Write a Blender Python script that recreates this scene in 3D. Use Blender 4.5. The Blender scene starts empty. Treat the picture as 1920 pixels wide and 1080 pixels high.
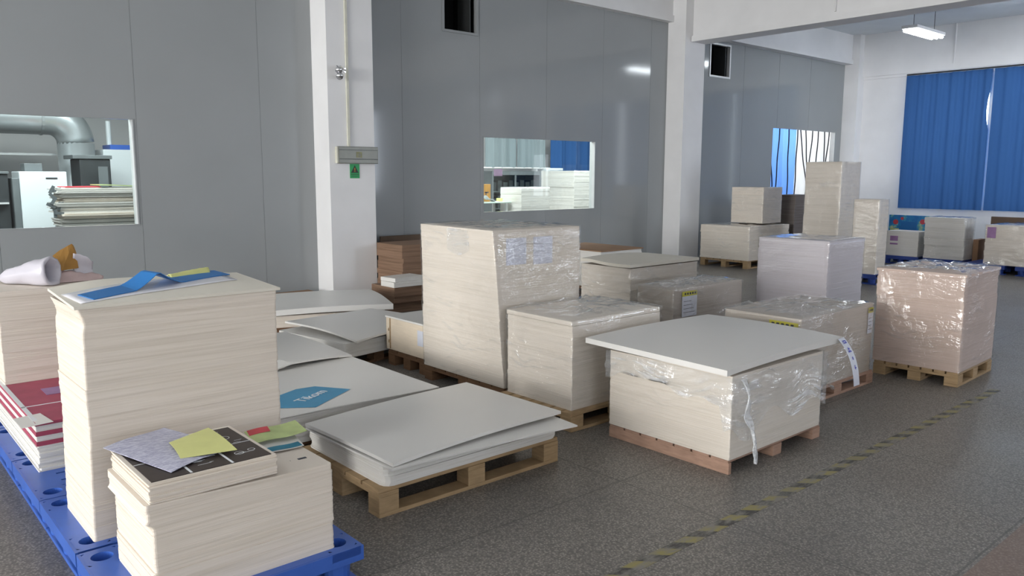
import bpy, bmesh, math, random
from mathutils import Vector, Matrix, noise
PI = math.pi
R = math.radians
sc = bpy.context.scene
C = sc.collection
random.seed(7)

# ------------------------------------------------------------------ materials
def lin(c):
    return tuple(((v/255+0.055)/1.055)**2.4 if v/255 > 0.04045 else v/255/12.92 for v in c)+(1,)

class NT:
    def __init__(s, name):
        s.m = bpy.data.materials.new(name); s.m.use_nodes = True
        s.t = s.m.node_tree; s.t.nodes.clear()
        s.out = s.n('ShaderNodeOutputMaterial')
    def n(s, typ, **kw):
        nd = s.t.nodes.new(typ)
        for k, v in kw.items():
            if k.startswith('i_'):
                key = k[2:]
                key = int(key) if key.isdigit() else key.replace('_', ' ')
                nd.inputs[key].default_value = v
            else: setattr(nd, k, v)
        return nd
    def l(s, a, b): s.t.links.new(a, b)
    def coords(s, scale=(1,1,1), rot=(0,0,0)):
        tc = s.n('ShaderNodeTexCoord'); mp = s.n('ShaderNodeMapping')
        mp.inputs['Scale'].default_value = scale; mp.inputs['Rotation'].default_value = rot
        s.l(tc.outputs['Object'], mp.inputs['Vector']); return mp.outputs['Vector']
    def noise(s, vec, scale=5, detail=2, rough=.5):
        nz = s.n('ShaderNodeTexNoise'); nz.inputs['Scale'].default_value = scale
        nz.inputs['Detail'].default_value = detail; nz.inputs['Roughness'].default_value = rough
        s.l(vec, nz.inputs['Vector']); return nz.outputs['Fac']
    def ramp(s, fac, stops):
        r = s.n('ShaderNodeValToRGB'); e = r.color_ramp.elements
        while len(e) < len(stops): e.new(.5)
        for k, (p, c) in enumerate(stops): e[k].position = p; e[k].color = c
        s.l(fac, r.inputs['Fac']); return r.outputs['Color']
    def mix(s, fac, a, b, blend='MIX'):
        m = s.n('ShaderNodeMix', data_type='RGBA', blend_type=blend)
        for inp, v in ((m.inputs['Factor'], fac), (m.inputs[6], a), (m.inputs[7], b)):
            if hasattr(v, 'is_linked') or hasattr(v, 'links'): s.l(v, inp)
            else: inp.default_value = v
        return m.outputs[2]
    def bump(s, h, strength=.3, dist=.01):
        b = s.n('ShaderNodeBump'); b.inputs['Strength'].default_value = strength
        b.inputs['Distance'].default_value = dist; s.l(h, b.inputs['Height']); return b.outputs['Normal']
    def bsdf(s, color, rough=.6, metal=0, spec=.5, normal=None, **kw):
        b = s.n('ShaderNodeBsdfPrincipled')
        if hasattr(color, 'links'): s.l(color, b.inputs['Base Color'])
        else: b.inputs['Base Color'].default_value = color
        if hasattr(rough, 'links'): s.l(rough, b.inputs['Roughness'])
        else: b.inputs['Roughness'].default_value = rough
        b.inputs['Metallic'].default_value = metal
        b.inputs['Specular IOR Level'].default_value = spec
        if normal: s.l(normal, b.inputs['Normal'])
        for k, v in kw.items(): b.inputs[k.replace('_', ' ')].default_value = v
        s.l(b.outputs[0], s.out.inputs['Surface']); return b

def plain(name, rgb, rough=.5, metal=0, var=.06, scale=8, spec=.5, bump=0):
    t = NT(name); v = t.coords()
    c = lin(rgb); d = tuple(x*(1-var*2.2) for x in c[:3])+(1,)
    f = t.noise(v, scale, 3)
    col = t.ramp(f, [(.3, d), (.7, c)])
    t.bsdf(col, rough, metal, spec, t.bump(f, bump, .01) if bump else None)
    return t.m

def paper(name, rgb, line=.14, zs=70, rough=.75, warm=(0,0,0)):
    """paper stack edge: fine sheet lines and broader bundle bands, constant colour on the flat top"""
    t = NT(name)
    c = lin(rgb); dk = tuple(max(0, x*(1-line*1.7)) for x in c[:3])+(1,)
    dk = (dk[0], dk[1]*.985, dk[2]*.95, 1)
    fine = t.noise(t.coords((.5, .5, zs)), 3, 2, .6)
    broad = t.noise(t.coords((.25, .25, 9)), 2.5, 3, .7)
    col = t.ramp(fine, [(.32, dk), (.55, c)])
    col2 = t.ramp(broad, [(.34, tuple(x*(1-line*.9) for x in c[:3])+(1,)), (.5, (1,1,1,1))])
    colm = t.mix(1.0, col, col2, 'MULTIPLY')
    # the band ramp multiplies, so keep it near one
    col2n = t.ramp(broad, [(.36, (1-line, 1-line*1.05, 1-line*1.15, 1)), (.52, (1,1,1,1))])
    colm = t.mix(1.0, col, col2n, 'MULTIPLY')
    # only on upright faces
    g = t.n('ShaderNodeNewGeometry'); sx = t.n('ShaderNodeSeparateXYZ'); t.l(g.outputs['True Normal'], sx.inputs[0])
    ab = t.n('ShaderNodeMath', operation='ABSOLUTE'); t.l(sx.outputs['Z'], ab.inputs[0])
    gt = t.n('ShaderNodeMath', operation='GREATER_THAN'); t.l(ab.outputs[0], gt.inputs[0]); gt.inputs[1].default_value = .6
    col3 = t.mix(gt.outputs[0], colm, c)
    t.bsdf(col3, rough, 0, .3, t.bump(fine, .35, .004))
    return t.m

M = {}
M['panel'] = plain('grey_panel_paint', (154,157,158), .09, 0, .02, 1.2, .45)
M['plaster'] = plain('white_plaster', (234,233,233), .7, 0, .03, 2, .3, .04)
M['ceil'] = plain('ceiling_paint', (222,226,228), .85, 0, .03, 2)
M['alu'] = plain('aluminium', (215,216,216), .35, .3, .03)
M['black'] = plain('black_void', (14,14,15), .8)
M['dkmetal'] = plain('dark_metal', (70,72,72), .45, .4)
M['card'] = paper('cream_board', (226,216,204), .06, 60)
M['card_near'] = paper('cream_board_near', (226,215,202), .07, 34)
M['white_paper'] = paper('white_paper', (222,219,214), .06, 60)
M['grey_board'] = paper('grey_board', (184,174,164), .08, 80)
M['pink_board'] = paper('pinkish_board', (206,184,172), .07, 80)
M['lilac_paper'] = paper('lilac_paper', (206,200,206), .05, 80)
M['dark_board'] = paper('dark_board', (120,112,108), .2, 60)
M['brown_board'] = paper('brown_board', (140,112,92), .2, 60)
M['sheet'] = plain('sheet_paper', (222,219,214), .36, 0, .015, 1.5, .5)
M['sheet_cream'] = plain('sheet_cream', (226,219,205), .5, 0, .02, 1.5, .4)
M['gloss_white'] = plain('glossy_white_sheet', (226,224,228), .16, 0, .01, 2, .5)
M['blue_paper'] = plain('blue_paper', (30,112,180), .45, 0, .02, 3)
M['tikom'] = plain('blue_print', (70,150,190), .5, 0, .05, 5)
M['white_ink'] = plain('white_ink', (225,228,230), .5, 0, .0, 5)
M['yellow_note'] = plain('yellow_note', (214,214,140), .6, 0, .05, 9)
M['lilac_note'] = plain('lilac_note', (196,196,214), .45, 0, .06, 14)
M['brown_carton'] = plain('brown_carton', (150,116,88), .8, 0, .08, 4)
M['dark_carton'] = plain('dark_carton', (98,80,66), .85, 0, .1, 4)
M['red_print'] = plain('red_print', (172,72,96), .55, 0, .08, 10)
M['label_white'] = plain('label_white', (212,214,224), .5, 0, .02, 20)
M['label_yellow'] = plain('label_yellow', (196,188,70), .5)
M['ink'] = plain('label_ink', (60,62,70), .6)
M['blue_ink'] = plain('blue_ink', (86,92,190), .6)
M['green_sign'] = plain('green_sign', (24,160,84), .45)
M['sign_black'] = plain('sign_black', (30,46,34), .5)
M['olive_box'] = plain('olive_cover', (104,104,92), .3, .1)
M['olive_trim'] = plain('olive_trim', (130,128,84), .4)
M['cream_pipe'] = plain('cream_conduit', (214,212,196), .45)
M['chrome'] = plain('chrome', (220,220,222), .15, .9)
M['black_print'] = plain('black_print', (52,42,40), .45, 0, .12, 20)
M['bag'] = plain('white_plastic', (196,192,200), .35, 0, .03, 6)
M['orange'] = plain('ochre_paper', (176,128,56), .7, 0, .15, 9)
M['pinkp'] = plain('pink_paper', (205,180,176), .7, 0, .1, 9)
M['purple'] = plain('purple_print', (160,120,165), .5, 0, .1, 12)
M['teal_print'] = plain('teal_print', (40,140,170), .5, 0, .2, 9)
M['pale_green'] = plain('pale_green_print', (190,205,140), .5, 0, .1, 15)
M['red_dot'] = plain('red_dot_print', (205,70,80), .5, 0, .1, 15)
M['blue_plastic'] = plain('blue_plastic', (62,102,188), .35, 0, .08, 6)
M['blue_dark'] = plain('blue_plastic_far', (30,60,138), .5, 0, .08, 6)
M['cab_white'] = plain('enamel_white', (214,220,222), .3, 0, .02, 3)
M['cab_grey'] = plain('machine_grey', (110,116,118), .5, .2, .1, 4)
M['cab_dark'] = plain('machine_dark', (58,62,64), .5, .2, .15, 6)
M['galv'] = plain('galvanised_duct', (186,192,194), .34, .6, .05, 3)
M['green_glass'] = plain('pale_green_top', (206,224,212), .25)
M['pinknote'] = plain('pink_note', (222,196,224), .6)
M['black_cord'] = plain('black_cord', (38,40,46), .6)

def wood(name, rgb, dark=.35):
    t = NT(name)
    f = t.noise(t.coords((3, 3, 22)), 3, 4, .6)
    f2 = t.noise(t.coords((1, 1, 1)), 9, 2)
    c = lin(rgb); d = tuple(x*(1-dark) for x in c[:3])+(1,)
    a = t.ramp(f, [(.3, d), (.68, c)])
    b = t.mix(.25, a, t.ramp(f2, [(.3, d), (.7, c)]))
    t.bsdf(b, .75, 0, .3, t.bump(f, .25, .004)); return t.m
M['wood'] = wood('pallet_wood', (176,148,112))
M['wood_red'] = wood('reddish_wood', (176,142,122))
M['wood_dark'] = wood('old_wood', (120,90,66))
M['ply'] = wood('pale_plywood', (226,210,188), .12)

def terrazzo():
    t = NT('terrazzo_floor'); v = t.coords()
    vo = t.n('ShaderNodeTexVoronoi', i_Scale=90.0); t.l(v, vo.inputs['Vector'])
    sp = t.ramp(vo.outputs['Distance'], [(.05, lin((196,187,175))), (.32, lin((146,140,132))), (.75, lin((114,109,104)))])
    nz = t.noise(v, 110, 2); sp2 = t.ramp(nz, [(.35, (.55,.55,.56,1)), (.62, (1,1,1,1))])
    col = t.mix(.8, sp, sp2, 'MULTIPLY')
    big = t.noise(t.coords((1,1,1)), .9, 4, .6)
    col = t.mix(1.0, col, t.ramp(big, [(.3, (.72,.72,.73,1)), (.7, (1,1,1,1))]), 'MULTIPLY')
    tc = t.n('ShaderNodeTexCoord'); sx = t.n('ShaderNodeSeparateXYZ'); t.l(tc.outputs['Object'], sx.inputs[0])
    # joints between the cast slabs
    def joint(axis, off, pitch):
        a = t.n('ShaderNodeMath', operation='ADD'); t.l(sx.outputs[axis], a.inputs[0]); a.inputs[1].default_value = off
        p = t.n('ShaderNodeMath', operation='PINGPONG'); t.l(a.outputs[0], p.inputs[0]); p.inputs[1].default_value = pitch/2
        c = t.n('ShaderNodeMath', operation='LESS_THAN'); t.l(p.outputs[0], c.inputs[0]); c.inputs[1].default_value = .005
        return c.outputs[0]
    jx, jy = joint('X', -3.07, 1.55), joint('Y', -1.09, 1.55)
    j = t.n('ShaderNodeMath', operation='MAXIMUM'); t.l(jx, j.inputs[0]); t.l(jy, j.inputs[1])
    h = t.n('ShaderNodeMath', operation='MULTIPLY'); t.l(j.outputs[0], h.inputs[0]); h.inputs[1].default_value = .45
    col = t.mix(h.outputs[0], col, lin((52,50,48)))
    # the brown-red aggregate strip along the aisle
    lt = t.n('ShaderNodeMath', operation='LESS_THAN'); t.l(sx.outputs['Y'], lt.inputs[0]); lt.inputs[1].default_value = 1.07
    h2 = t.n('ShaderNodeMath', operation='MULTIPLY'); t.l(lt.outputs[0], h2.inputs[0]); h2.inputs[1].default_value = .55
    col = t.mix(h2.outputs[0], col, lin((128,100,84)))
    rg = t.ramp(big, [(.3, (.32,.32,.32,1)), (.7, (.5,.5,.5,1))])
    t.bsdf(col, rg, 0, .4); return t.m
M['floor'] = terrazzo()

def film_mat(name, haze=.05, gloss=.3, white=.35, thr=(.60,.72), scl=1.0, bdist=.012):
    """clear stretch film: see-through, with glossy creases and whitish stretch lines"""
    t = NT(name)
    # stretch lines: long along the wrap direction, thin across it, bent by a broad noise
    base = t.coords((1, 1, 1))
    wob = t.n('ShaderNodeTexNoise'); wob.inputs['Scale'].default_value = 2.2; t.l(base, wob.inputs['Vector'])
    ad0 = t.n('ShaderNodeVectorMath', operation='MULTIPLY_ADD'); t.l(wob.outputs['Color'], ad0.inputs[0]); ad0.inputs[1].default_value = (.0, .0, .28); t.l(base, ad0.inputs[2])
    mp = t.n('ShaderNodeMapping'); mp.inputs['Scale'].default_value = (2.6*scl, 2.6*scl, 20*scl); mp.inputs['Rotation'].default_value = (.10, -.10, 0); t.l(ad0.outputs[0], mp.inputs['Vector'])
    f1 = t.noise(mp.outputs[0], 1.5, 3, .6)
    f2 = t.noise(t.coords((24*scl, 24*scl, 14*scl), (.3, .2, .4)), 1.2, 3, .6)
    patch = t.ramp(t.noise(base, 2.6, 2, .5), [(.44, (0,0,0,1)), (.60, (1,1,1,1))])
    s = t.n('ShaderNodeMath', operation='MULTIPLY_ADD'); t.l(f2, s.inputs[0]); s.inputs[1].default_value = .9; t.l(f1, s.inputs[2])
    pm = t.n('ShaderNodeMath', operation='MULTIPLY_ADD'); t.l(patch, pm.inputs[0]); pm.inputs[1].default_value = .75; pm.inputs[2].default_value = .25
    sm = t.n('ShaderNodeMath', operation='MULTIPLY'); t.l(s.outputs[0], sm.inputs[0]); t.l(pm.outputs[0], sm.inputs[1])
    nb = t.bump(sm.outputs[0], 1.0, bdist)
    tr = t.n('ShaderNodeBsdfTransparent'); tr.inputs[0].default_value = (.985,.985,.98,1)
    gl = t.n('ShaderNodeBsdfGlossy'); gl.inputs['Roughness'].default_value = .055; t.l(nb, gl.inputs['Normal'])
    df = t.n('ShaderNodeBsdfDiffuse'); df.inputs[0].default_value = (.9,.92,.95,1)
    cre0 = t.ramp(f1, [(thr[0], (0,0,0,1)), (thr[1], (1,1,1,1))])
    cre = t.n('ShaderNodeMath', operation='MULTIPLY'); t.l(cre0, cre.inputs[0]); t.l(patch, cre.inputs[1])
    wh = t.n('ShaderNodeMath', operation='MULTIPLY_ADD'); t.l(cre.outputs[0], wh.inputs[0]); wh.inputs[1].default_value = white; wh.inputs[2].default_value = haze
    m1 = t.n('ShaderNodeMixShader'); t.l(wh.outputs[0], m1.inputs[0]); t.l(tr.outputs[0], m1.inputs[1]); t.l(df.outputs[0], m1.inputs[2])
    lw = t.n('ShaderNodeFresnel'); lw.inputs[0].default_value = 1.9
    ge = t.n('ShaderNodeNewGeometry'); iv = t.n('ShaderNodeMath', operation='SUBTRACT'); iv.inputs[0].default_value = 1; t.l(ge.outputs['Backfacing'], iv.inputs[1])
    fm = t.n('ShaderNodeMath', operation='MULTIPLY'); t.l(lw.outputs[0], fm.inputs[0]); t.l(iv.outputs[0], fm.inputs[1])
    gg = t.n('ShaderNodeMath', operation='MULTIPLY_ADD'); t.l(cre.outputs[0], gg.inputs[0]); gg.inputs[1].default_value = gloss; t.l(fm.outputs[0], gg.inputs[2]); gg.use_clamp = True
    m2 = t.n('ShaderNodeMixShader'); t.l(gg.outputs[0], m2.inputs[0]); t.l(m1.outputs[0], m2.inputs[1]); t.l(gl.outputs[0], m2.inputs[2])
    t.l(m2.outputs[0], t.out.inputs['Surface']); return t.m
M['film'] = film_mat('stretch_film', .03, .05, .12, (.56,.64))
M['film_clear'] = film_mat('stretch_film_clear', .02, .02, .06, (.60,.68), 1.0, .003)
M['film_thick'] = film_mat('stretch_film_bunched', .12, .12, .35, (.50,.60), 1.3, .014)
M['film_white'] = film_mat('stretch_film_twisted', .42, .12, .5, (.46,.56), 1.6, .012)

def glass_mat():
    t = NT('window_glass')
    tr = t.n('ShaderNodeBsdfTransparent'); tr.inputs[0].default_value = (.93,.96,.95,1)
    gl = t.n('ShaderNodeBsdfGlossy'); gl.inputs['Roughness'].default_value = .02
    fr = t.n('ShaderNodeFresnel'); fr.inputs[0].default_value = 1.45
    ge = t.n('ShaderNodeNewGeometry'); iv = t.n('ShaderNodeMath', operation='SUBTRACT'); iv.inputs[0].default_value = 1; t.l(ge.outputs['Backfacing'], iv.inputs[1])
    fm = t.n('ShaderNodeMath', operation='MULTIPLY'); t.l(fr.outputs[0], fm.inputs[0]); t.l(iv.outputs[0], fm.inputs[1])
    m = t.n('ShaderNodeMixShader'); t.l(fm.outputs[0], m.inputs[0]); t.l(tr.outputs[0], m.inputs[1]); t.l(gl.outputs[0], m.inputs[2])
    t.l(m.outputs[0], t.out.inputs['Surface']); return t.m
M['glass'] = glass_mat()

def cloth(name, rgb, trans=.25, rough=.8):
    t = NT(name); v = t.coords((60,60,60)); f = t.noise(v, 6, 2)
    c = lin(rgb); col = t.ramp(f, [(.3, tuple(x*.88 for x in c[:3])+(1,)), (.7, c)])
    d = t.n('ShaderNodeBsdfDiffuse'); t.l(col, d.inputs[0])
    tl = t.n('ShaderNodeBsdfTranslucent'); t.l(col, tl.inputs[0])
    m = t.n('ShaderNodeMixShader'); m.inputs[0].default_value = trans
    t.l(d.outputs[0], m.inputs[1]); t.l(tl.outputs[0], m.inputs[2]); t.l(m.outputs[0], t.out.inputs['Surface']); return t.m
M['curtain'] = cloth('blue_curtain_cloth', (60,96,148), .08)
M['curtain_shiny'] = cloth('blue_plastic_curtain', (100,144,214), .6)
M['curtain_white'] = cloth('white_curtain_film', (232,234,234), .35)
M['veil'] = cloth('grey_plastic_veil', (150,162,166), .4)

def emit(name, col, st):
    t = NT(name); e = t.n('ShaderNodeEmission'); e.inputs[0].default_value = col; e.inputs[1].default_value = st
    t.l(e.outputs[0], t.out.inputs['Surface']); return t.m
M['tube'] = emit('fluorescent_tube', (.88,.95,1,1), 32)

def tape_mat():
    t = NT('hazard_tape'); tc = t.n('ShaderNodeTexCoord'); sx = t.n('ShaderNodeSeparateXYZ'); t.l(tc.outputs['Object'], sx.inputs[0])
    a = t.n('ShaderNodeMath', operation='ADD'); t.l(sx.outputs['X'], a.inputs[0]); t.l(sx.outputs['Y'], a.inputs[1])
    f = t.n('ShaderNodeMath', operation='PINGPONG'); t.l(a.outputs[0], f.inputs[0]); f.inputs[1].default_value = .087
    g = t.n('ShaderNodeMath', operation='GREATER_THAN'); t.l(f.outputs[0], g.inputs[0]); g.inputs[1].default_value = .0435
    col = t.mix(g.outputs[0], lin((142,132,82)), lin((60,57,55)))
    w = t.noise(t.coords((3,9,1)), 3.0, 4, .7); wr = t.ramp(w, [(.42, (0,0,0,1)), (.62, (1,1,1,1))])
    col = t.mix(wr, col, lin((124,120,114)))
    t.bsdf(col, .55); return t.m
M['tape'] = tape_mat()

def brick_print():
    t = NT('fine_print'); f = t.noise(t.coords((18, 90, 1)), 2.5, 3, .7)
    col = t.ramp(f, [(.4, lin((150,150,180))), (.58, lin((206,206,220)))])
    t.bsdf(col, .4); return t.m
M['fineprint'] = brick_print()
def doc_print():
    t = NT('label_print'); f = t.noise(t.coords((14, 14, 70)), 2.5, 3, .7)
    col = t.ramp(f, [(.36, lin((188,190,206))), (.56, lin((214,215,226)))])
    t.bsdf(col, .5); return t.m
M['doc'] = doc_print()
def board_print():
    t = NT('poster_print'); v = t.coords((1,1,1))
    f = t.noise(v, 7, 3, .6)
    col = t.ramp(f, [(.35, lin((28,110,180))), (.52, lin((36,130,190))), (.6, lin((90,170,180))), (.7, lin((196,206,150)))])
    t.bsdf(col, .45); return t.m
M['poster'] = board_print()

# ------------------------------------------------------------------ object helpers
def link(name, me, mat, parent=None, smooth=False):
    o = bpy.data.objects.new(name, me); C.objects.link(o)
    if mat: me.materials.append(M[mat] if isinstance(mat, str) else mat)
    if parent: o.parent = parent
    if smooth:
        for p in me.polygons: p.use_smooth = True
    return o
def obj(name, bm, mat, parent=None, smooth=False, loc=None, rotz=0):
    me = bpy.data.meshes.new(name); bmesh.ops.recalc_face_normals(bm, faces=bm.faces); bm.to_mesh(me); bm.free()
    o = link(name, me, mat, parent, smooth)
    if loc: o.location = loc
    if rotz: o.rotation_euler.z = R(rotz)
    return o
def tag(o, label, cat, group=None, kind=None):
    o['label'] = label; o['category'] = cat
    if group: o['group'] = group
    if kind: o['kind'] = kind
    return o
def thing(name, label, cat, loc=(0,0,0), rotz=0, group=None):
    o = bpy.data.objects.new(name, None); C.objects.link(o); o.empty_display_size = .1
    o.location = loc; o.rotation_euler.z = R(rotz); return tag(o, label, cat, group)
def struct(name, bm, mat, parent=None, smooth=False):
    o = obj(name, bm, mat, parent, smooth)
    if not parent: o['kind'] = 'structure'
    return o
def dup(root, loc, rotz=0, label=None, group=None):
    r = root.copy(); C.objects.link(r); r.location = loc; r.rotation_euler.z = R(rotz)
    if label: r['label'] = label
    if group: r['group'] = group
    for ch in list(root.children):
        c = ch.copy(); C.objects.link(c); c.parent = r
        for g in ch.children:
            d = g.copy(); C.objects.link(d); d.parent = c
    return r
def NB(): return bmesh.new()
def bx(bm, x0, x1, y0, y1, z0, z1, mtx=None):
    vs = [bm.verts.new((x, y, z)) for z in (z0, z1) for y in (y0, y1) for x in (x0, x1)]
    for f in ((0,2,3,1),(4,5,7,6),(0,1,5,4),(2,6,7,3),(0,4,6,2),(1,3,7,5)): bm.faces.new([vs[i] for i in f])
    if mtx:
        for v in vs: v.co = mtx @ v.co
    return bm
def box(x0, x1, y0, y1, z0, z1, bev=0):
    bm = bx(NB(), x0, x1, y0, y1, z0, z1)
    if bev: bmesh.ops.bevel(bm, geom=bm.edges[:], offset=bev, segments=2, affect='EDGES', profile=.5)
    return bm
def tube(bm, pts, rad, seg=12, cap=True):
    pts = [Vector(p) for p in pts]; n = len(pts); rings = []
    ref = None
    for i, p in enumerate(pts):
        d = (pts[min(i+1, n-1)]-pts[max(i-1, 0)]).normalized()
        if ref is None: ref = d.orthogonal().normalized()
        a = (ref-d*ref.dot(d))
        a = a.normalized() if a.length > 1e-5 else d.orthogonal().normalized()
        ref = a
        b = d.cross(a); r = rad[i] if hasattr(rad, '__len__') else rad
        rings.append([bm.verts.new(p+a*math.cos(t)*r+b*math.sin(t)*r) for t in (2*PI*k/seg for k in range(seg))])
    for i in range(n-1):
        for k in range(seg):
            bm.faces.new((rings[i][k], rings[i][(k+1)%seg], rings[i+1][(k+1)%seg], rings[i+1][k]))
    if cap: bm.faces.new(rings[0][::-1]); bm.faces.new(rings[-1])
    return bm
def grid(fn, nx, ny, th=0, bm=None):
    """surface of fn(u,v) -> xyz, given thickness th downward"""
    bm = bm or NB()
    top = [[bm.verts.new(fn(i/nx, j/ny)) for j in range(ny+1)] for i in range(nx+1)]
    for i in range(nx):
        for j in range(ny): bm.faces.new((top[i][j], top[i+1][j], top[i+1][j+1], top[i][j+1]))
    if th:
        bot = [[bm.verts.new(v.co-Vector((0,0,th))) for v in row] for row in top]
        for i in range(nx):
            for j in range(ny): bm.faces.new((bot[i][j], bot[i][j+1], bot[i+1][j+1], bot[i+1][j]))
        for i in range(nx):
            bm.faces.new((top[i][0], bot[i][0], bot[i+1][0], top[i+1][0]))
            bm.faces.new((top[i][ny], top[i+1][ny], bot[i+1][ny], bot[i][ny]))
        for j in range(ny):
            bm.faces.new((top[0][j], top[0][j+1], bot[0][j+1], bot[0][j]))
            bm.faces.new((top[nx][j], bot[nx][j], bot[nx][j+1], top[nx][j+1]))
    return bm
def quad_sheet(p00, p10, p11, p01, zf, th, nx=16, ny=12):
    """paper sheet over a four-cornered plan with height zf(u,v)"""
    def fn(u, v):
        x = (p00[0]*(1-u)+p10[0]*u)*(1-v)+(p01[0]*(1-u)+p11[0]*u)*v
        y = (p00[1]*(1-u)+p10[1]*u)*(1-v)+(p01[1]*(1-u)+p11[1]*u)*v
        return (x, y, zf(u, v))
    return grid(fn, nx, ny, th)

# ------------------------------------------------------------------ paper stacks
def ring_pts(w, d, r, n=5, seg=3):
    P = []
    cs = ((w-r, r, -PI/2), (w-r, d-r, 0), (r, d-r, PI/2), (r, r, PI))
    for k, (cx, cy, a0) in enumerate(cs):
        for s in range(seg+1):
            a = a0+PI/2*s/seg; P.append((cx+r*math.cos(a), cy+r*math.sin(a)))
        nx = cs[(k+1) % 4]; a1 = nx[2]
        q = (nx[0]+r*math.cos(a1), nx[1]+r*math.sin(a1)); p = P[-1]
        for s in range(1, n): P.append((p[0]+(q[0]-p[0])*s/n, p[1]+(q[1]-p[1])*s/n))
    return P
def stack_bm(w, d, h, layers=30, jit=.0015, r=.006, seed=0, prof=None, step=.1, bow=None):
    """a stack of sheets: every bundle slightly out of line with the next"""
    rnd = random.Random(seed); bm = NB(); base = ring_pts(w, d, r)
    prev = None; big = Vector((0, 0)); z = 0
    hs = [rnd.uniform(.5, 1.5) for _ in range(layers)]; s = sum(hs)
    for i in range(layers):
        z0, z1 = z, z+hs[i]/s*h; z = z1
        if rnd.random() < step: big = Vector((rnd.gauss(0, jit*2.5), rnd.gauss(0, jit*2.5)))
        off = big+Vector((rnd.gauss(0, jit), rnd.gauss(0, jit)))
        for zz in (z0, z1):
            vs = []
            for (x, y) in base:
                px, py = x+off.x, y+off.y
                if prof:
                    ex, ey = prof(x/w, y/d, zz/h); px += ex; py += ey
                vs.append(bm.verts.new((px, py, zz+(bow(x/w, y/d, zz/h) if bow else 0))))
            n = len(vs)
            if prev:
                for k in range(n): bm.faces.new((prev[k], prev[(k+1)%n], vs[(k+1)%n], vs[k]))
            else: bm.faces.new(vs[::-1])
            prev = vs
    bm.faces.new(prev); return bm
def film_bm(w, d, h, off=.006, wr=.004, nz=24, seed=0, top=True, z0=0, bunch=.018, step=.035, lower=None, prof=None):
    """stretch film drawn round a stack, creased, with gathered film over the top edge"""
    bm = NB(); W, D = w+2*off, d+2*off
    P = ring_pts(W, D, .012, max(4, int((w+d)/2/step)), 2); n = len(P)
    def disp(x, y, z):
        a = noise.noise(Vector((x*6+seed, y*6, z*22+x*9+y*7)))
        b = noise.noise(Vector((x*22, y*22+seed, z*40)))
        return wr*(a*1.0+b*.45)
    cx, cy = w/2, d/2; prev = None
    for k in range(nz+1):
        z = z0+(h+off-z0)*k/nz; vs = []
        for i, (x, y) in enumerate(P):
            x -= off; y -= off
            q = max(0, disp(x, y, z)+wr*.35)
            dx, dy = x-cx, y-cy
            ex = q*(1 if dx > 0 else -1) if abs(dx)/w >= abs(dy)/d-.02 else 0
            ey = q*(1 if dy > 0 else -1) if abs(dy)/d >= abs(dx)/w-.02 else 0
            zz = z
            if k == 0 and lower: zz = z+lower(x/w, y/d)
            if prof:
                px, py = prof(min(1, max(0, x/w)), min(1, max(0, y/d)), z/h); ex += px; ey += py
            vs.append(bm.verts.new((x+ex, y+ey, zz)))
        if prev:
            for i in range(n): bm.faces.new((prev[i], prev[(i+1)%n], vs[(i+1)%n], vs[i]))
        prev = vs
    if top:
        m = 9
        for s in range(1, m+1):
            f = 1-s/(m+1); vs = []
            for i, (x, y) in enumerate(P):
                x = cx+(x-off-cx)*f; y = cy+(y-off-cy)*f
                bz = abs(noise.noise(Vector((x*9+seed, y*9, 1.3))))*bunch*1.3+abs(noise.noise(Vector((x*30, y*30, seed))))*bunch*.5
                if prof:
                    px, py = prof(min(1, max(0, x/w)), min(1, max(0, y/d)), 1); x += px; y += py
                vs.append(bm.verts.new((x, y, h+off+bz*(.5+.5*min(1, s/2)))))
            for i in range(n): bm.faces.new((prev[i], prev[(i+1)%n], vs[(i+1)%n], vs[i]))
            prev = vs
        bm.faces.new(prev)
    return bm
def stack(label, x, y, w, d, z0, z1, mat='card', rot=0, layers=24, jit=.0015, seed=0, film=None, group=None,
          prof=None, name='paper_stack', cat='paper stack', step=.1, r=.006, bow=None, body='sheet_block', filmkw={}):
    t = thing(name, label, cat, (x, y, z0), rot, group)
    obj(body, stack_bm(w, d, z1-z0, layers, jit, r, seed+1, prof, step, bow), mat, t)
    if film:
        kw = dict(seed=seed*1.7, bunch=film[1], wr=film[0]); kw.update(filmkw)
        obj('stretch_film', film_bm(w, d, z1-z0, **kw), 'film', t, True)
    return t

# ------------------------------------------------------------------ pallets
def wood_pallet(label, x, y, w, d, h=.14, rot=0, mat='wood', group=None, solid=False, boards=7):
    """boards run along x, deck carried by blocks (or full beams along y when solid)"""
    t = thing('wooden_pallet', label, 'pallet', (x, y, 0), rot, group)
    bt = .02
    if solid:
        for k in range(3):
            x0 = (w-.09)*k/2
            obj('beam', box(x0, x0+.09 if k else x0+.025, 0, d, 0, h-bt, .002), mat, t)
    else:
        for i in range(3):
            for j in range(3):
                x0, y0 = (w-.11)*i/2, (d-.1)*j/2
                obj('block', box(x0, x0+.11, y0, y0+.1, .02, h-2*bt, .003), mat, t)
        for j in range(3):
            y0 = (d-.1)*j/2
            obj('bottom_board', box(0, w, y0, y0+.1, 0, .02, .002), mat, t)
        for i in range(3):
            x0 = (w-.11)*i/2
            obj('cross_board', box(x0, x0+.11, 0, d, h-2*bt, h-bt, .002), mat, t)
    bw = d/boards
    for j in range(boards):
        obj('deck_board', box(0, w, j*bw+.006, (j+1)*bw-.006, h-bt, h, .002), mat, t)
    return t

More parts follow.
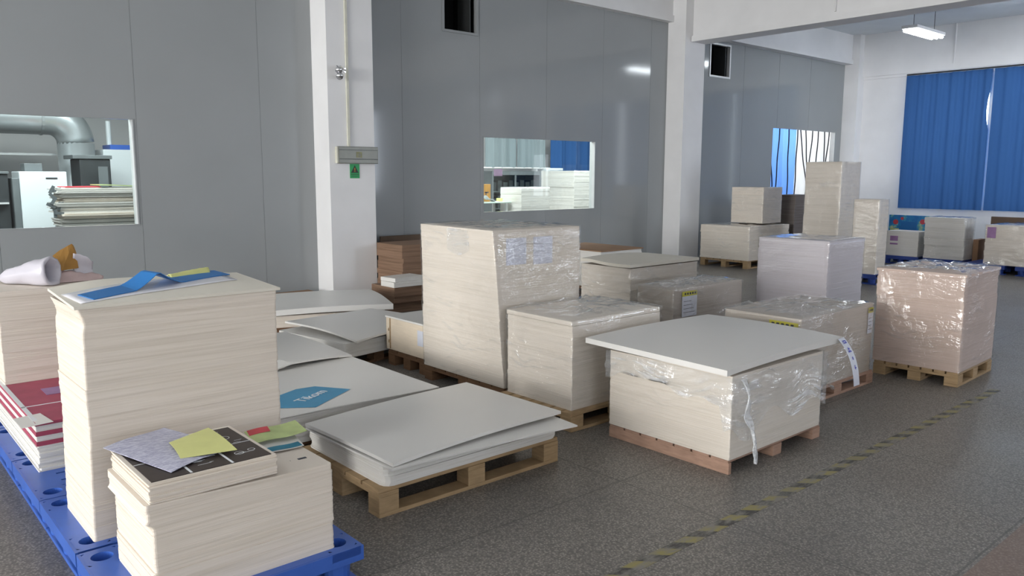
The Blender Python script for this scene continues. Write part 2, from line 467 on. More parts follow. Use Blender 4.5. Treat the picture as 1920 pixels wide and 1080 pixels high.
def hole_plate(bm, cx, cy, half, r, z, depth, seg=24):
    """square deck tile with a round socket"""
    sq, ci, lo = [], [], []
    for k in range(seg):
        a = 2*PI*(k+.5)/seg; c, s = math.cos(a), math.sin(a); m = max(abs(c), abs(s))
        sq.append(bm.verts.new((cx+half*c/m, cy+half*s/m, z)))
        ci.append(bm.verts.new((cx+r*c, cy+r*s, z))); lo.append(bm.verts.new((cx+r*.9*c, cy+r*.9*s, z-depth)))
    for k in range(seg):
        j = (k+1) % seg
        bm.faces.new((sq[k], sq[j], ci[j], ci[k])); bm.faces.new((ci[k], ci[j], lo[j], lo[k]))
    bm.faces.new(lo)
PW, PD, PH = .88, .655, .15
def blue_pallet(label, loc, rotz=0, mat='blue_plastic', group=None):
    t = thing('plastic_pallet', label, 'pallet', loc, rotz, group)
    bm = NB(); hs = .062; top = PH
    ys = (.085, .57); xs = (.072, PW-.075)
    for cx in xs:
        for cy in ys: hole_plate(bm, cx, cy, hs, .040, top, .10)
    # deck strips between the sockets, with the slatted middle
    def strip(x0, x1, y0, y1, z0=top-.035): bx(bm, x0, x1, y0, y1, z0, top)
    for cx in xs:
        a, b = cx-hs, cx+hs
        strip(a, b, .0, ys[0]-hs); strip(a, b, ys[0]+hs, ys[1]-hs); strip(a, b, ys[1]+hs, PD-.008)
    nb = 6; y = 0
    for k in range(nb):
        y0 = k*(PD-.008)/nb; strip(xs[0]+hs, xs[1]-hs, y0+.008, y0+(PD-.008)/nb-.008)
    bx(bm, .40, .48, .004, PD-.012, top-.05, top-.03)
    obj('deck', bm, mat, t)
    rim = NB()
    z0 = top-.06
    bx(rim, 0, .012, .0, PD-.008, z0, top-.001); bx(rim, PW-.014, PW, .0, PD-.008, z0, top-.001)
    bx(rim, .012, PW-.014, 0, .012, z0, top-.001); bx(rim, .012, PW-.014, PD-.02, PD-.008, z0, top-.001)
    obj('rim', rim, mat, t)
    for cx in xs+(.44,):
        for cy in ys+(.328,):
            b = NB(); tube(b, [(cx, cy, .016), (cx, cy, .06), (cx, cy, top-.04)], [.050, .054, .058], 16)
            obj('leg', b, mat, t, False)
    for cx in xs: obj('runner', box(cx-.055, cx+.055, .0, PD-.008, 0, .018, .004), mat, t)
    return t

# ================================================================== CAMERA
cam_d = bpy.data.cameras.new('camera'); cam = bpy.data.objects.new('camera', cam_d); C.objects.link(cam)
F, PIT, ROL, YAW = 1488.034, R(8.09987), R(.13845), R(48.85729)
cam_d.sensor_width = 36; cam_d.lens = F/1920*36; cam_d.clip_end = 100; cam_d.clip_start = .05
fw = Vector((math.cos(YAW)*math.cos(PIT), math.sin(YAW)*math.cos(PIT), -math.sin(PIT)))
rt = Vector((math.sin(YAW), -math.cos(YAW), 0)); up = rt.cross(fw)
r2 = rt*math.cos(ROL)+up*math.sin(ROL); u2 = -rt*math.sin(ROL)+up*math.cos(ROL)
cam.matrix_world = Matrix(((r2.x, u2.x, -fw.x, 0), (r2.y, u2.y, -fw.y, 0), (r2.z, u2.z, -fw.z, 1.6), (0,0,0,1)))
sc.camera = cam

# ================================================================== ROOM SHELL
XB, XF, YR, YW, CZ = -14.0, 18.95, -6.0, 9.39, 4.86      # back wall, far wall, right wall, partition, ceiling
YB = 14.6                                                # far side of the rooms behind the partition
fl = struct('floor', bx(NB(), XB-.2, XF+.3, YR-.2, YB+.2, -.12, 0), 'floor')
struct('ceiling', bx(NB(), XB-.2, XF+.3, YR-.2, YW+.05, CZ, CZ+.15), 'ceil')
# partition of grey sandwich panels with window and vent openings
holes = [(.9, 2.70, 1.04, 2.20), (7.62, 10.08, 1.03, 2.17), (15.62, 18.37, .90, 2.625), (6.88, 7.53, 3.61, 4.22), (13.25, 13.95, 3.50, 4.15)]
bm = NB(); TH = .05
xs = sorted({XB, .0, 1.36, 2.73, 4.15, 6.19, 7.56, 8.92, 10.24, 11.49, 12.3, 13.1, 14.45, 15.78, 17.1, XF} | {h for q in holes for h in q[:2]})
seams = {1.36, 2.73, 4.15, 6.19, 7.56, 8.92, 10.24, 11.49, 13.1, 14.45, 15.78, 17.1}
zs = sorted({0, CZ} | {h for q in holes for h in q[2:]})
for i in range(len(xs)-1):
    a, b = xs[i], xs[i+1]; col = [z for z in zs]
    spans = []; cur = None
    for k in range(len(zs)-1):
        zc, xc = (zs[k]+zs[k+1])/2, (a+b)/2
        solid = not any(h[0] < xc < h[1] and h[2] < zc < h[3] for h in holes)
        if solid: cur = [cur[0] if cur else zs[k], zs[k+1]]
        elif cur: spans.append(cur); cur = None
    if cur: spans.append(cur)
    a2 = a+(.0035 if a in seams else 0); b2 = b-(.0035 if b in seams else 0)
    for z0, z1 in spans: bx(bm, a2, b2, YW, YW+TH, z0, z1)
    for z0, z1 in spans:
        if a in seams: bx(bm, a-.0035, a+.0035, YW+.003, YW+TH-.003, z0, z1)
struct('wall_left', bm, 'panel')
b = NB()
for (y0, y1, z0, z1) in ((8.01, YB, 0, CZ), (YR, 8.01, 0, .85), (-3.8, 8.01, 3.84, CZ), (YR, -5.4, 3.84, CZ), (-5.1, -4.15, 3.84, CZ), (-5.5, -3.7, 3.84, 4.0), (-5.5, -3.7, 4.6, CZ), (-1.8, -.7, 2.3, 3.84), (4.1, 4.5, .85, 3.84), (.4, .8, .85, 3.84), (-3.2, -2.8, .85, 3.84), (YR, -2.9, .85, 3.84)):
    bx(b, XF, XF+.2, y0, y1, z0, z1)
struct('wall_far', b, 'plaster')
# right wall: a far window, and a near opening added for fill light
def wall_open(name, fixed, lo, hi, openings, axis, z0o, z1o, sgn):
    b = NB()
    def seg(a, c, z0, z1):
        if axis == 'x': bx(b, a, c, fixed, fixed+.2*sgn, z0, z1)
        else: bx(b, fixed, fixed+.2*sgn, a, c, z0, z1)
    seg(lo, hi, 0, z0o); seg(lo, hi, z1o, CZ); p = lo
    for a, c in openings: seg(p, a, z0o, z1o); p = c
    seg(p, hi, z0o, z1o)
    struct(name, b, 'plaster')
wall_open('wall_right', YR, XB, XF, [(-2.7, .6), (13.1, 15.1)], 'x', 1.0, 3.8, -1)
wall_open('wall_back', XB, YR, YB, [(-1.0, 7.4)], 'y', .45, 4.2, -1)
# white frames in those windows
for nm, b in (('trim_7', [(XB-.14, XB-.06, y-.03, y+.03, .45, 4.2) for y in (-1.0, 1.8, 4.6, 7.4)]),
              ('trim_8', [(x-.02, x+.02, YR-.14, YR-.06, 1.0, 3.8) for x in (-2.7, -1.05, .6, 13.1, 14.1, 15.1)])):
    m_ = NB()
    for q in b: bx(m_, *q)
    struct(nm, m_, 'alu')
# pillars
def pillar(name, x0, x1, y0, y1, z1=CZ):
    struct(name, bx(NB(), x0, x1, y0, y1, 0, z1), 'plaster')
pillar('trim_1', 4.853, 5.50, 9.0, YW); pillar('trim_2', 11.96, 12.55, 9.0, YW); pillar('trim_3', 18.66, XF, 9.05, YW)
# beams: cross beam at the middle pillar, beam over the partition, beam over the far window
b = NB(); bx(b, 12.18, 12.50, YR, YW, 4.08, CZ); bx(b, 12.12, 12.56, YR, 8.99, 3.98, 4.08)
struct('trim_4', b, 'plaster')
b = NB()
bx(b, XB, 12.18, YW-.10, YW, 4.44, CZ); bx(b, XB, 12.18, YW-.13, YW-.0, 4.34, 4.45)
bx(b, 12.5, XF, YW-.16, YW, 4.30, CZ); bx(b, 12.5, XF, YW-.20, YW, 4.19, 4.30)
struct('trim_5', b, 'plaster')
b = NB(); bx(b, XF-.08, XF, -3.0, 9.05, 3.90, CZ); bx(b, XF-.04, XF, -3.0, 9.05, 3.84, 3.91)
struct('trim_6', b, 'plaster')
# rooms behind the partition
struct('wall_rear', bx(NB(), XB, XF, YB, YB+.15, 0, 4.0), 'plaster')
struct('ceiling_rear', bx(NB(), XB, XF, YW+.06, YB, 3.4, 3.5), 'ceil')
b = NB(); bx(b, 5.9, 6.0, YW+.06, YB, 0, 3.4); bx(b, 14.7, 14.8, YW+.06, YB, 0, 3.4); struct('wall_side', b, 'panel')

def frame_bm(x0, x1, z0, z1, y0, y1, t):
    b = NB(); bx(b, x0, x0+t, y0, y1, z0, z1); bx(b, x1-t, x1, y0, y1, z0, z1); bx(b, x0+t, x1-t, y0, y1, z0, z0+t); bx(b, x0+t, x1-t, y0, y1, z1-t, z1); return b
def window(name, x0, x1, z0, z1, pane=True):
    w = bpy.data.objects.new(name, None); C.objects.link(w); w['kind'] = 'structure'; w.location = (x0, YW, z0)
    o = obj('window_frame', frame_bm(0, x1-x0, 0, z1-z0, -.006, TH+.02, .010), 'panel', w)
    obj('jamb', bx(NB(), x1-x0-.022, x1-x0-.0105, -.007, TH+.06, .011, z1-z0-.011), 'alu', w)
    if pane: obj('pane', bx(NB(), .011, x1-x0-.023, .05, .056, .011, z1-z0-.011), 'glass', w)
window('window_1', *holes[0]); window('window_2', *holes[1]); window('window_3', *holes[2], pane=False)

# vents high in the partition
def vent(label, x0, x1, z0, z1, fm):
    t = thing('wall_vent', label, 'vent', (x0, YW, z0)); w, h = x1-x0, z1-z0
    obj('frame', frame_bm(0, w, 0, h, -.015, .06, .035), fm, t)
    b = NB(); bx(b, .0, .01, .06, .6, 0, h); bx(b, w-.01, w, .06, .6, 0, h); bx(b, .01, w-.01, .06, .6, 0, .01); bx(b, .01, w-.01, .06, .6, h-.01, h); bx(b, .01, w-.01, .59, .6, .01, h-.01)
    obj('duct_box', b, 'black', t)  # black colour stands in for the unlit void behind the opening
    obj('flap', bx(NB(), w*.78, w*.80, .01, .3, .036, h-.036), 'dkmetal', t)
vent('dark square vent high in the grey wall, above the left of the middle window', *holes[3], 'panel')
vent('dark square vent with a white frame, behind the cross beam', *holes[4], 'alu')

# far window: frame and blue curtains
w = bpy.data.objects.new('window_4', None); C.objects.link(w); w['kind'] = 'structure'; w.location = (XF, 0, 0)
b = NB()
for y in (8.0, 4.51): bx(b, .03, .10, y-.04, y+.01, .86, 3.84)
bx(b, .02, .10, 6.22, 6.325, .86, 3.84)
bx(b, -.01, .10, 4.5, 8.01, .84, .88); bx(b, -.02, .10, 4.5, 8.01, 3.80, 3.85)
obj('window_frame', b, 'alu', w)
obj('pane', bx(NB(), .06, .066, 4.5, 8.0, .88, 3.80), 'glass', w)
for nm, y0, y1 in (('window_5', .8, 4.1), ('window_6', -2.8, .4)):
    w = bpy.data.objects.new(nm, None); C.objects.link(w); w['kind'] = 'structure'; w.location = (XF, 0, 0)
    b = NB()
    for y in (y0, (y0+y1)/2, y1): bx(b, .03, .10, y-.025, y+.025, .86, 3.84)
    bx(b, -.01, .10, y0, y1, .84, .88); bx(b, -.02, .10, y0, y1, 3.80, 3.85)
    obj('window_frame', b, 'alu', w)
tag(obj('curtain_rail', (lambda b: (tube(b, [(XF-.10, 4.2, 3.86), (XF-.10, 8.02, 3.86)], .016, 8), b)[1])(NB()), 'dkmetal'), 'thin grey curtain rail above the far window', 'rail')
def curtain(label, y0, y1, seed, group=None, gap=None, xo=.07):
    def fn(u, v):
        y = y0+(y1-y0)*u; z = .87+(3.84-.87)*v
        if gap and u > .93:   # free edge pulled back a little
            y += gap(v)*(u-.93)/.07
        fold = .018*math.sin(u*34+seed+.5*math.sin(v*3))+.010*math.sin(u*81+seed*2)+.006*noise.noise(Vector((u*9, v*3, seed)))
        return (XF-xo-fold, y, z)
    b = grid(fn, 90, 14)
    o = obj('curtain', b, 'curtain', None, True); return tag(o, label, 'curtain', group)
curtain('blue curtain on the left half of the far window, beside the white wall', 8.03, 6.275, .3, gap=lambda v: .06*max(0, 1-((v-.72)/.15)**2))
curtain('blue curtain on the right half of the far window, at the right edge', 6.235, 4.3, 2.1)
for k, (y0, y1) in enumerate(((4.15, 2.36), (2.22, .6), (.45, -.9), (-1.6, -2.9))):
    curtain('blue curtain of the far wall, outside the view to the right', y0, y1, k*1.3, 'far curtains beyond the right edge')

# ================================================================== SERVICES ON PILLARS / CEILING
t = thing('electrical_cover', 'long olive grey cover box on the near pillar, above the green warning sign', 'box', (4.95, 9.0, 1.74))
obj('body', box(0, .57, -.055, 0, 0, .21, .006), 'olive_box', t)
obj('end_cap', box(-.02, .0, -.05, 0, .0, .205, .003), 'cream_pipe', t)
b = NB(); bx(b, .01, .56, -.058, -.055, .05, .058); bx(b, .01, .56, -.058, -.055, .165, .17); obj('groove', b, 'dkmetal', t)
b = NB(); bx(b, .25, .33, -.058, -.055, .075, .145); obj('emblem', b, 'olive_trim', t)
b = NB(); bx(b, .262, .318, -.060, -.058, .10, .106); bx(b, .274, .306, -.060, -.058, .115, .121); bx(b, .274, .306, -.060, -.058, .085, .091); bx(b, .287, .293, -.060, -.058, .082, .135); obj('emblem_mark', b, 'olive_box', t)
t = thing('warning_sign', 'green warning sign with a black triangle on the near pillar', 'sign', (5.20, 8.998, 1.555))
obj('plate', box(-.068, .068, -.004, 0, 0, .18), 'green_sign', t)
b = NB(); vs = [b.verts.new(p) for p in ((-.055, -.0055, .068), (.055, -.0055, .068), (0, -.0055, .165), (-.055, -.004, .068), (.055, -.004, .068), (0, -.004, .165))]
b.faces.new(vs[:3]); b.faces.new(vs[3:][::-1])
for i in range(3): b.faces.new((vs[i], vs[(i+1) % 3], vs[3+(i+1) % 3], vs[3+i]))
obj('triangle', b, 'sign_black', t)
b = NB(); bx(b, -.008, .008, -.007, -.0055, .098, .13); bx(b, -.008, .008, -.007, -.0055, .08, .092); obj('mark', b, 'orange', t)
b = NB(); bx(b, -.055, .055, -.0055, -.004, .045, .052); bx(b, -.05, .05, -.0055, -.004, .024, .03); obj('caption', b, 'sign_black', t)
b = NB(); bx(b, 5.105, 5.135, 8.975, 9.0, 1.95, CZ)
tag(obj('cable_conduit', b, 'cream_pipe'), 'cream cable conduit running up the near pillar to the cover box', 'conduit')
t = thing('emergency_lamp', 'small chrome twin spotlight on the near pillar beside the conduit', 'lamp', (5.0, 9.0, 2.86))
b = NB(); tube(b, [(.10, 0, .02), (.10, -.02, .02)], .03, 12); obj('base', b, 'chrome', t)
b = NB(); tube(b, [(.10, -.02, .02), (.02, -.06, .03), (-.05, -.06, .06)], .008, 8); obj('arm', b, 'chrome', t)
for (x, z, dz) in ((-.02, .035, .01), (-.01, -.055, -.01)):
    b = NB(); tube(b, [(x+.05, -.05, z+.01), (x+.02, -.07, z), (x-.02, -.10, z-dz-.02), (x-.03, -.115, z-dz-.03)], [.012, .03, .042, .042], 14); obj('spot_head', b, 'chrome', t, True)
tag(obj('drop_pipe', (lambda b: (tube(b, [(12.14, 9.10, 4.0), (12.14, 9.10, CZ)], .018, 8), b)[1])(NB()), 'plaster'), 'thin white pipe dropping beside the middle pillar to the cross beam', 'pipe')
tag(obj('drop_pipe', (lambda b: (tube(b, [(12.16, 6.33, 4.12), (12.16, 6.33, CZ)], .014, 8), b)[1])(NB()), 'plaster'), 'thin white pipe on the face of the cross beam', 'pipe')
tag(obj('drop_pipe', (lambda b: (tube(b, [(XF-.09, 7.05, 4.02), (XF-.09, 7.05, CZ)], .02, 8), b)[1])(NB()), 'plaster'), 'white pipe on the beam over the far curtains', 'pipe')
def ceil_lamp(label, x, y, z, L=1.32, group=None):
    t = thing('ceiling_lamp', label, 'lamp', (x, y, z), 0, group)
    obj('housing', box(-L/2, L/2, -.15, .15, .05, .11, .01), 'plaster', t)
    for k in (-1, 0, 1):
        b = NB(); tube(b, [(-L/2+.03, .095*k, .02), (L/2-.03, .095*k, .02)], .028, 10); obj('tube', b, 'tube', t, True)
    for k in (-1, 1):
        b = NB(); tube(b, [(L*.36*k, 0, .10), (L*.36*k, 0, CZ-z)], .005, 6); obj('hanger', b, 'dkmetal', t)
    return t
ceil_lamp('fluorescent ceiling lamp with glowing tubes near the far window', 16.45, 6.74, 4.30)
ceil_lamp('fluorescent ceiling lamp seen only as a reflection in the grey wall', 16.9, 4.8, 4.32)

for x, y in ((-1.4, 3.2), (9.9, 1.0), (11.4, -2.5)):  # added lamps, never in view, to lift the light on the tops
    ceil_lamp('unseen overhead lamp added to brighten the stack tops', x, y, 4.4, 1.32, 'added overhead lamps out of view')
# floor tape
b = NB()
for x0, x1 in ((2.0, 4.6), (4.63, 6.6)): bx(b, x0, x1, -.033, .033, 0, .0015)
tag(obj('hazard_tape', b, 'tape', None, False, (0, 1.985, 0)), 'worn yellow and black hazard tape stuck along the floor', 'tape')

# ================================================================== BLUE PALLETS AT LEFT
PX = .632
p0 = blue_pallet('blue plastic pallet under the short cream stack, nearest the camera', (PX, 2.62, 0))
dup(p0, (PX, 3.285, 0), 0, 'blue plastic pallet under the tall cream stack')
dup(p0, (PX, 3.94, 0), 0, 'blue plastic pallet just behind the tall cream stack')
dup(p0, (PX, 4.60, 0), 0, 'blue plastic pallet under the front of the red printed boards')
dup(p0, (PX, 5.26, 0), 0, 'blue plastic pallet at the left edge under the rear of the red printed boards')

# tall cream stack A
def profA(u, v, z):
    ex = .010*(1-u)*(z/.9) if z < .9 else .010*(1-u)
    ex -= .014*max(0, (z-.955)/.045)*(1-u)
    ex += .008*max(0, 1-abs(z-.93)/.03)*(1-u)
    ey = -.006*max(0, (z-.94)/.06)*(1-v)
    return ex, ey
stack('tallest cream paper stack at left, with a blue folded sheet on top', .712, 3.335, .80, .45, .15, 1.088, 'card_near', 0, 70, .0006, 3,
      prof=profA, step=.12, r=.010)
b = quad_sheet((.700, 3.320), (1.530, 3.326), (1.525, 3.80), (.705, 3.79),
               lambda u, v: 1.100+.022*v+.022*math.sin(PI*min(1, u*1.05))*v+.005*math.sin(u*9)*v, .011, 20, 12)
tag(obj('top_sheets', b, 'sheet_cream'), 'thin pile of curved cream sheets topping the tallest left stack', 'sheets')
zA = lambda u, v: 1.100+.022*v+.022*math.sin(PI*min(1, u*1.05))*v+.005*math.sin(u*9)*v
def onA(x, y): return zA((x-.7)/.83, (y-3.323)/.47)
b = grid(lambda u, v: ((lambda x, y: (x, y, onA(x, y)+.003))(.735+.70*u-.02*v, 3.37+.20*u+.22*v)), 24, 8, .0015)
tag(obj('glossy_sheet', b, 'gloss_white', None, True), 'glossy white sheet lying under the blue folded sheet', 'sheet')
def bluef(u, v):
    x = .79+.66*u-.03*v; y = 3.405+.29*u+.12*v
    s = (u-.44)/.17; hump = max(0, 1-abs(s))
    hump = (hump**1.3)
    return (x, y, onA(x, y)+.007+.062*hump*(1-.15*v))
tag(obj('folded_sheet', grid(bluef, 40, 4, .003), 'blue_paper'), 'bright blue sheet folded to a peak, on the tallest left stack', 'sheet')
b = grid(lambda u, v: ((lambda x, y: (x, y, onA(x, y)+.006+.022*math.sin(PI*v)*(.5+.5*u)+.004*noise.noise(Vector((u*6, v*6, 2)))))(1.18+.20*u, 3.695+.06*u+.05*v)), 14, 8, .003)
tag(obj('yellow_sheet', b, 'yellow_note', None, True), 'crumpled pale yellow sheet behind the blue folded sheet', 'sheet')

# short cream stack B
def profB(u, v, z):
    ex = (-.010 if .80 < z else .006)*(1-u) - .012*max(0, 1-abs(z-.80)/.04)*(1-u)
    return ex, 0
stack('short cream paper stack nearest the camera, with printed covers on top', .738, 2.672, .676, .45, .15, .495, 'card_near', 0, 46, .0006, 11, prof=profB, step=.14, r=.011,
      bow=lambda u, v, z: .018*(1-u)*z)
t = thing('cover_stack', 'small stack of printed covers, black page uppermost, on the near short stack', 'printed stack', (.742, 2.675, .510), 0)
obj('sheet_block', stack_bm(.45, .44, .072, 16, .0014, .004, 5, None, .2), 'card_near', t)
obj('black_page', bx(NB(), .016, .436, .016, .425, .072, .0745), 'black_print', t)
b = NB()
for x in (.145, .29): bx(b, x, x+.008, .016, .425, .0745, .0752)
bx(b, .016, .436, .21, .214, .0745, .0752)
rnd = random.Random(4)
for k in range(26):   # small white script lines on the black page
    x, y = rnd.choice((.18, .33))+rnd.uniform(-.02, .06), rnd.uniform(.04, .40); L = rnd.uniform(.012, .05)
    bx(b, x, min(x+L, .432), y, y+.0016, .0745, .0750)
for (cx, cy, r) in ((.37, .30, .022), (.35, .10, .018), (.40, .11, .014), (.34, .33, .013)):
    n = 20
    for k in range(n):
        a0, a1 = 2*PI*k/n, 2*PI*(k+1)/n
        vs = [b.verts.new((cx+q*math.cos(a)*1.0, cy+q*math.sin(a), .0750)) for q, a in ((r, a0), (r, a1), (r-.003, a1), (r-.003, a0))]; b.faces.new(vs)
obj('white_lines', b, 'white_ink', t)
zt = .510+.0755
b = quad_sheet((.722, 3.13), (.835, 2.73), (1.10, 2.86), (.98, 3.26), lambda u, v: zt+.003+.006*(1-u)*(1-v)+.004*math.sin(v*5), .002)
tag(obj('printed_sheet', b, 'fineprint'), 'lilac grey printed sheet lying askew on the black page', 'sheet')
b = quad_sheet((.925, 3.03), (.90, 2.83), (1.085, 2.775), (1.10, 3.10), lambda u, v: zt+.0095+.007*math.sin(PI*u)+.004*v, .0015)
tag(obj('yellow_sheet', b, 'yellow_note'), 'pale yellow note on the lilac printed sheet', 'sheet')
zl = .497
b = quad_sheet((1.225, 2.90), (1.41, 2.90), (1.45, 3.10), (1.25, 3.10), lambda u, v: zl+.012+.02*v*(1-u)+.002*math.sin(u*6), .002)
t = thing('picture_leaflet', 'white leaflet with a blue harbour picture, right of the black page', 'leaflet'); obj('page', b, 'sheet', t)
b = quad_sheet((1.25, 2.905), (1.405, 2.905), (1.410, 2.955), (1.25, 2.945), lambda u, v: zl+.0135+.02*v*.2*(1-u)+.002*math.sin(u*6), .0005)
obj('picture', b, 'teal_print', t)
b = NB(); bx(b, 1.27, 1.30, 2.79, 2.80, zl, zl+.001); bx(b, 1.33, 1.365, 2.785, 2.80, zl, zl+.001); tag(obj('ink_mark', b, 'ink'), 'two dark ink smudges on the short stack beside the leaflet', 'mark')
b = quad_sheet((1.235, 2.98), (1.47, 2.99), (1.48, 3.12), (1.25, 3.115), lambda u, v: zl+.036+.012*v+.003*math.sin(u*7), .002)
t = thing('colour_print', 'red and green colour print behind the leaflet on the short stack', 'print'); obj('page', b, 'pale_green', t)
b = quad_sheet((1.25, 3.06), (1.34, 3.06), (1.35, 3.112), (1.26, 3.112), lambda u, v: zl+.0445+.006*v+.003*math.sin(u*2.6), .0005); obj('red_patch', b, 'red_dot', t)

# red printed boards D and cream stack C on them
t = thing('printed_board_stack', 'low stack of red and white printed boards under the left cream stack', 'printed stack', (.705, 4.33, .15))
obj('white_block', stack_bm(.62, 1.50, .13, 14, .002, .004, 21, None, .2), 'white_paper', t)
z = .13
for k, (h, m_) in enumerate(((.022, 'red_print'), (.028, 'white_paper'), (.022, 'red_print'), (.03, 'white_paper'), (.016, 'red_print'))):
    obj('red_layer' if m_ == 'red_print' else 'white_layer', box(.003*(k % 2), .62, .004*(k % 2), 1.50, z, z+h, .002), m_, t); z += h
b = NB(); bx(b, .0, .62, .34, .352, z, z+.001); bx(b, 0, .022, .05, 1.5, z, z+.001); obj('white_border', b, 'white_ink', t)
zD = .15+z
b = quad_sheet((.64, 4.50), (.645, 4.30), (.78, 4.30), (.76, 4.50), lambda u, v: zD+.003-.006*(1-v), .0015)
tag(obj('paper_slip', b, 'sheet'), 'white paper slip on the corner of the red printed boards', 'paper')
b = quad_sheet((.86, 5.02), (.86, 4.86), (1.2, 4.86), (1.2, 5.02), lambda u, v: zD+.003, .002)
tag(obj('printed_sheet', b, 'purple'), 'dull violet sheet lying on the red printed boards', 'sheet')
stack('cream paper stack at the left edge, standing on red printed boards', .722, 5.25, .62, .52, zD+.001, .938, 'card_near', 0, 46, .0006, 31, step=.1)
zC = .940
# white plastic bag, ochre and pink paper on top
def bag(u, v):
    a = 2*PI*v; s = u
    r = .030+.056*s**.8; c = Vector((.79+.235*s, 5.66-.33*s, zC+.030+.060*s))
    rr = r*(1+.22*noise.noise(Vector((math.cos(a)*1.6, math.sin(a)*1.6, s*3)))+.10*noise.noise(Vector((math.cos(a)*4, math.sin(a)*4, s*9))))
    d = Vector((.235, -.33, .03)).normalized(); a1 = Vector((.6, .8, 0)); a1 = (a1-d*a1.dot(d)).normalized(); b1 = d.cross(a1)
    p = c+a1*math.cos(a)*rr*.8+b1*math.sin(a)*rr
    if s < .2: p = c.lerp(p, .25+s*3.75)
    p.z = max(p.z, zC+.004)
    return p
t = thing('plastic_bag', 'white rolled plastic bag with an open end, on the left cream stack', 'bag', (0,0,0))
b = NB(); ns, na = 18, 24; rings = []
for i in range(ns+1): rings.append([b.verts.new(bag(i/ns, k/na)) for k in range(na)])
inner = [[b.verts.new((v.co-cc)*(.80 if q == 0 else .6)+cc) for v in rings[ns-q]] for q in (0, 4, 9) for cc in [sum((v.co for v in rings[ns-q]), Vector())/na]]
seq = rings+inner
for i in range(len(seq)-1):
    for k in range(na): b.faces.new((seq[i][k], seq[i][(k+1)%na], seq[i+1][(k+1)%na], seq[i+1][k]))
b.faces.new(seq[-1]); b.faces.new(seq[0][::-1])
obj('body', b, 'bag', t, True)
b = grid(lambda u, v: (1.02+.30*u+.03*v, 5.43+.10*v, zC+.004+.085*(1-abs(2*v-1))*(1-.75*u)+.03*(1-abs(2*v-1))*noise.noise(Vector((u*7, v*5, 3)))), 14, 12, .003)
tag(obj('pink_wrapper', b, 'pinkp', None, True), 'pale pink crumpled paper beside the white plastic bag', 'paper')
b = NB()
pts = [(1.0, 5.50, .10), (1.10, 5.50, .20), (1.175, 5.50, .228), (1.20, 5.50, .085), (1.10, 5.47, .075)]
v0 = [b.verts.new((x, y-.02, zC+z)) for x, y, z in pts]; v1 = [b.verts.new((x+.02, y+.05, zC+z*.9)) for x, y, z in pts]
b.faces.new(v0); b.faces.new(v1[::-1])
for k in range(5): b.faces.new((v0[k], v0[(k+1)%5], v1[(k+1)%5], v1[k]))
bmesh.ops.triangulate(b, faces=b.faces[:]); bmesh.ops.subdivide_edges(b, edges=b.edges[:], cuts=2, use_grid_fill=True)
for v in b.verts: v.co += Vector((noise.noise(v.co*14), noise.noise(v.co*14+Vector((5,0,0))), noise.noise(v.co*14+Vector((0,5,0)))))*.008
tag(obj('ochre_paper', b, 'orange'), 'folded ochre paper sticking up behind the white plastic bag', 'paper')
b = grid(lambda u, v: (1.17+.11*u, 5.46+.03*math.sin(v*PI), zC+.005+.17*v*(1-.35*u**2)+.01*noise.noise(Vector((u*5, v*5, 7)))), 8, 10, .003)
tag(obj('white_wrapper', b, 'bag', None, True), 'dull white crumpled wrapper right of the ochre paper', 'paper')

# ================================================================== CENTRE ROW
wood_pallet('wooden pallet under the low white stack in the centre foreground', 1.86, 3.07, 1.17, .80, .14, 0, 'wood', boards=5)
stack('low white paper stack on a wooden pallet, centre foreground', 1.90, 3.075, 1.13, .79, .14, .238, 'white_paper', 0, 16, .0015, 41, r=.05, step=.15)
b = quad_sheet((1.90, 3.02), (3.04, 2.93), (3.06, 3.84), (1.84, 3.76), lambda u, v: .262+.012*(1-abs(2*u-1))*v+.008*v-.014*(1-u)*(1-v)-.02*u*u*(1-v)+.02*max(0, (1-u)-.6)*v, .008, 20, 14)
tag(obj('loose_sheets', b, 'sheet'), 'curled white sheets jutting out beyond the low centre stack', 'sheets')
b = quad_sheet((1.915, 3.03), (3.06, 3.08), (3.00, 3.87), (1.83, 3.74), lambda u, v: .284+.018*v+.008*math.sin(PI*u)-.016*(1-u)**3*(1-v)**2+.006*(1-u)*v, .017, 20, 14)
tag(obj('top_slab', b, 'sheet'), 'uppermost thick white board pile on the low centre stack', 'sheets')

wood_pallet('wooden pallet under the low stack with the blue printed sheet', 1.75, 3.95, 1.05, 1.0, .13, 0, 'wood_dark')
stack('low white stack with a blue printed emblem on its top sheet', 1.66, 3.95, 1.14, .99, .13, .288, 'white_paper', 0, 14, .0015, 51, step=.15)
t = thing('emblem_sheet', 'top sheet with a blue hexagon and white lettering, centre left', 'sheet', (1.66, 3.935, .292))
def zF(u, v): return .002+.010*u*v+.004*math.sin(u*5+v*3)
obj('page', quad_sheet((-.02, 0), (1.16, -.02), (1.13, 1.02), (-.02, 1.01), lambda u, v: zF(u, v)+.004, .005), 'sheet', t)
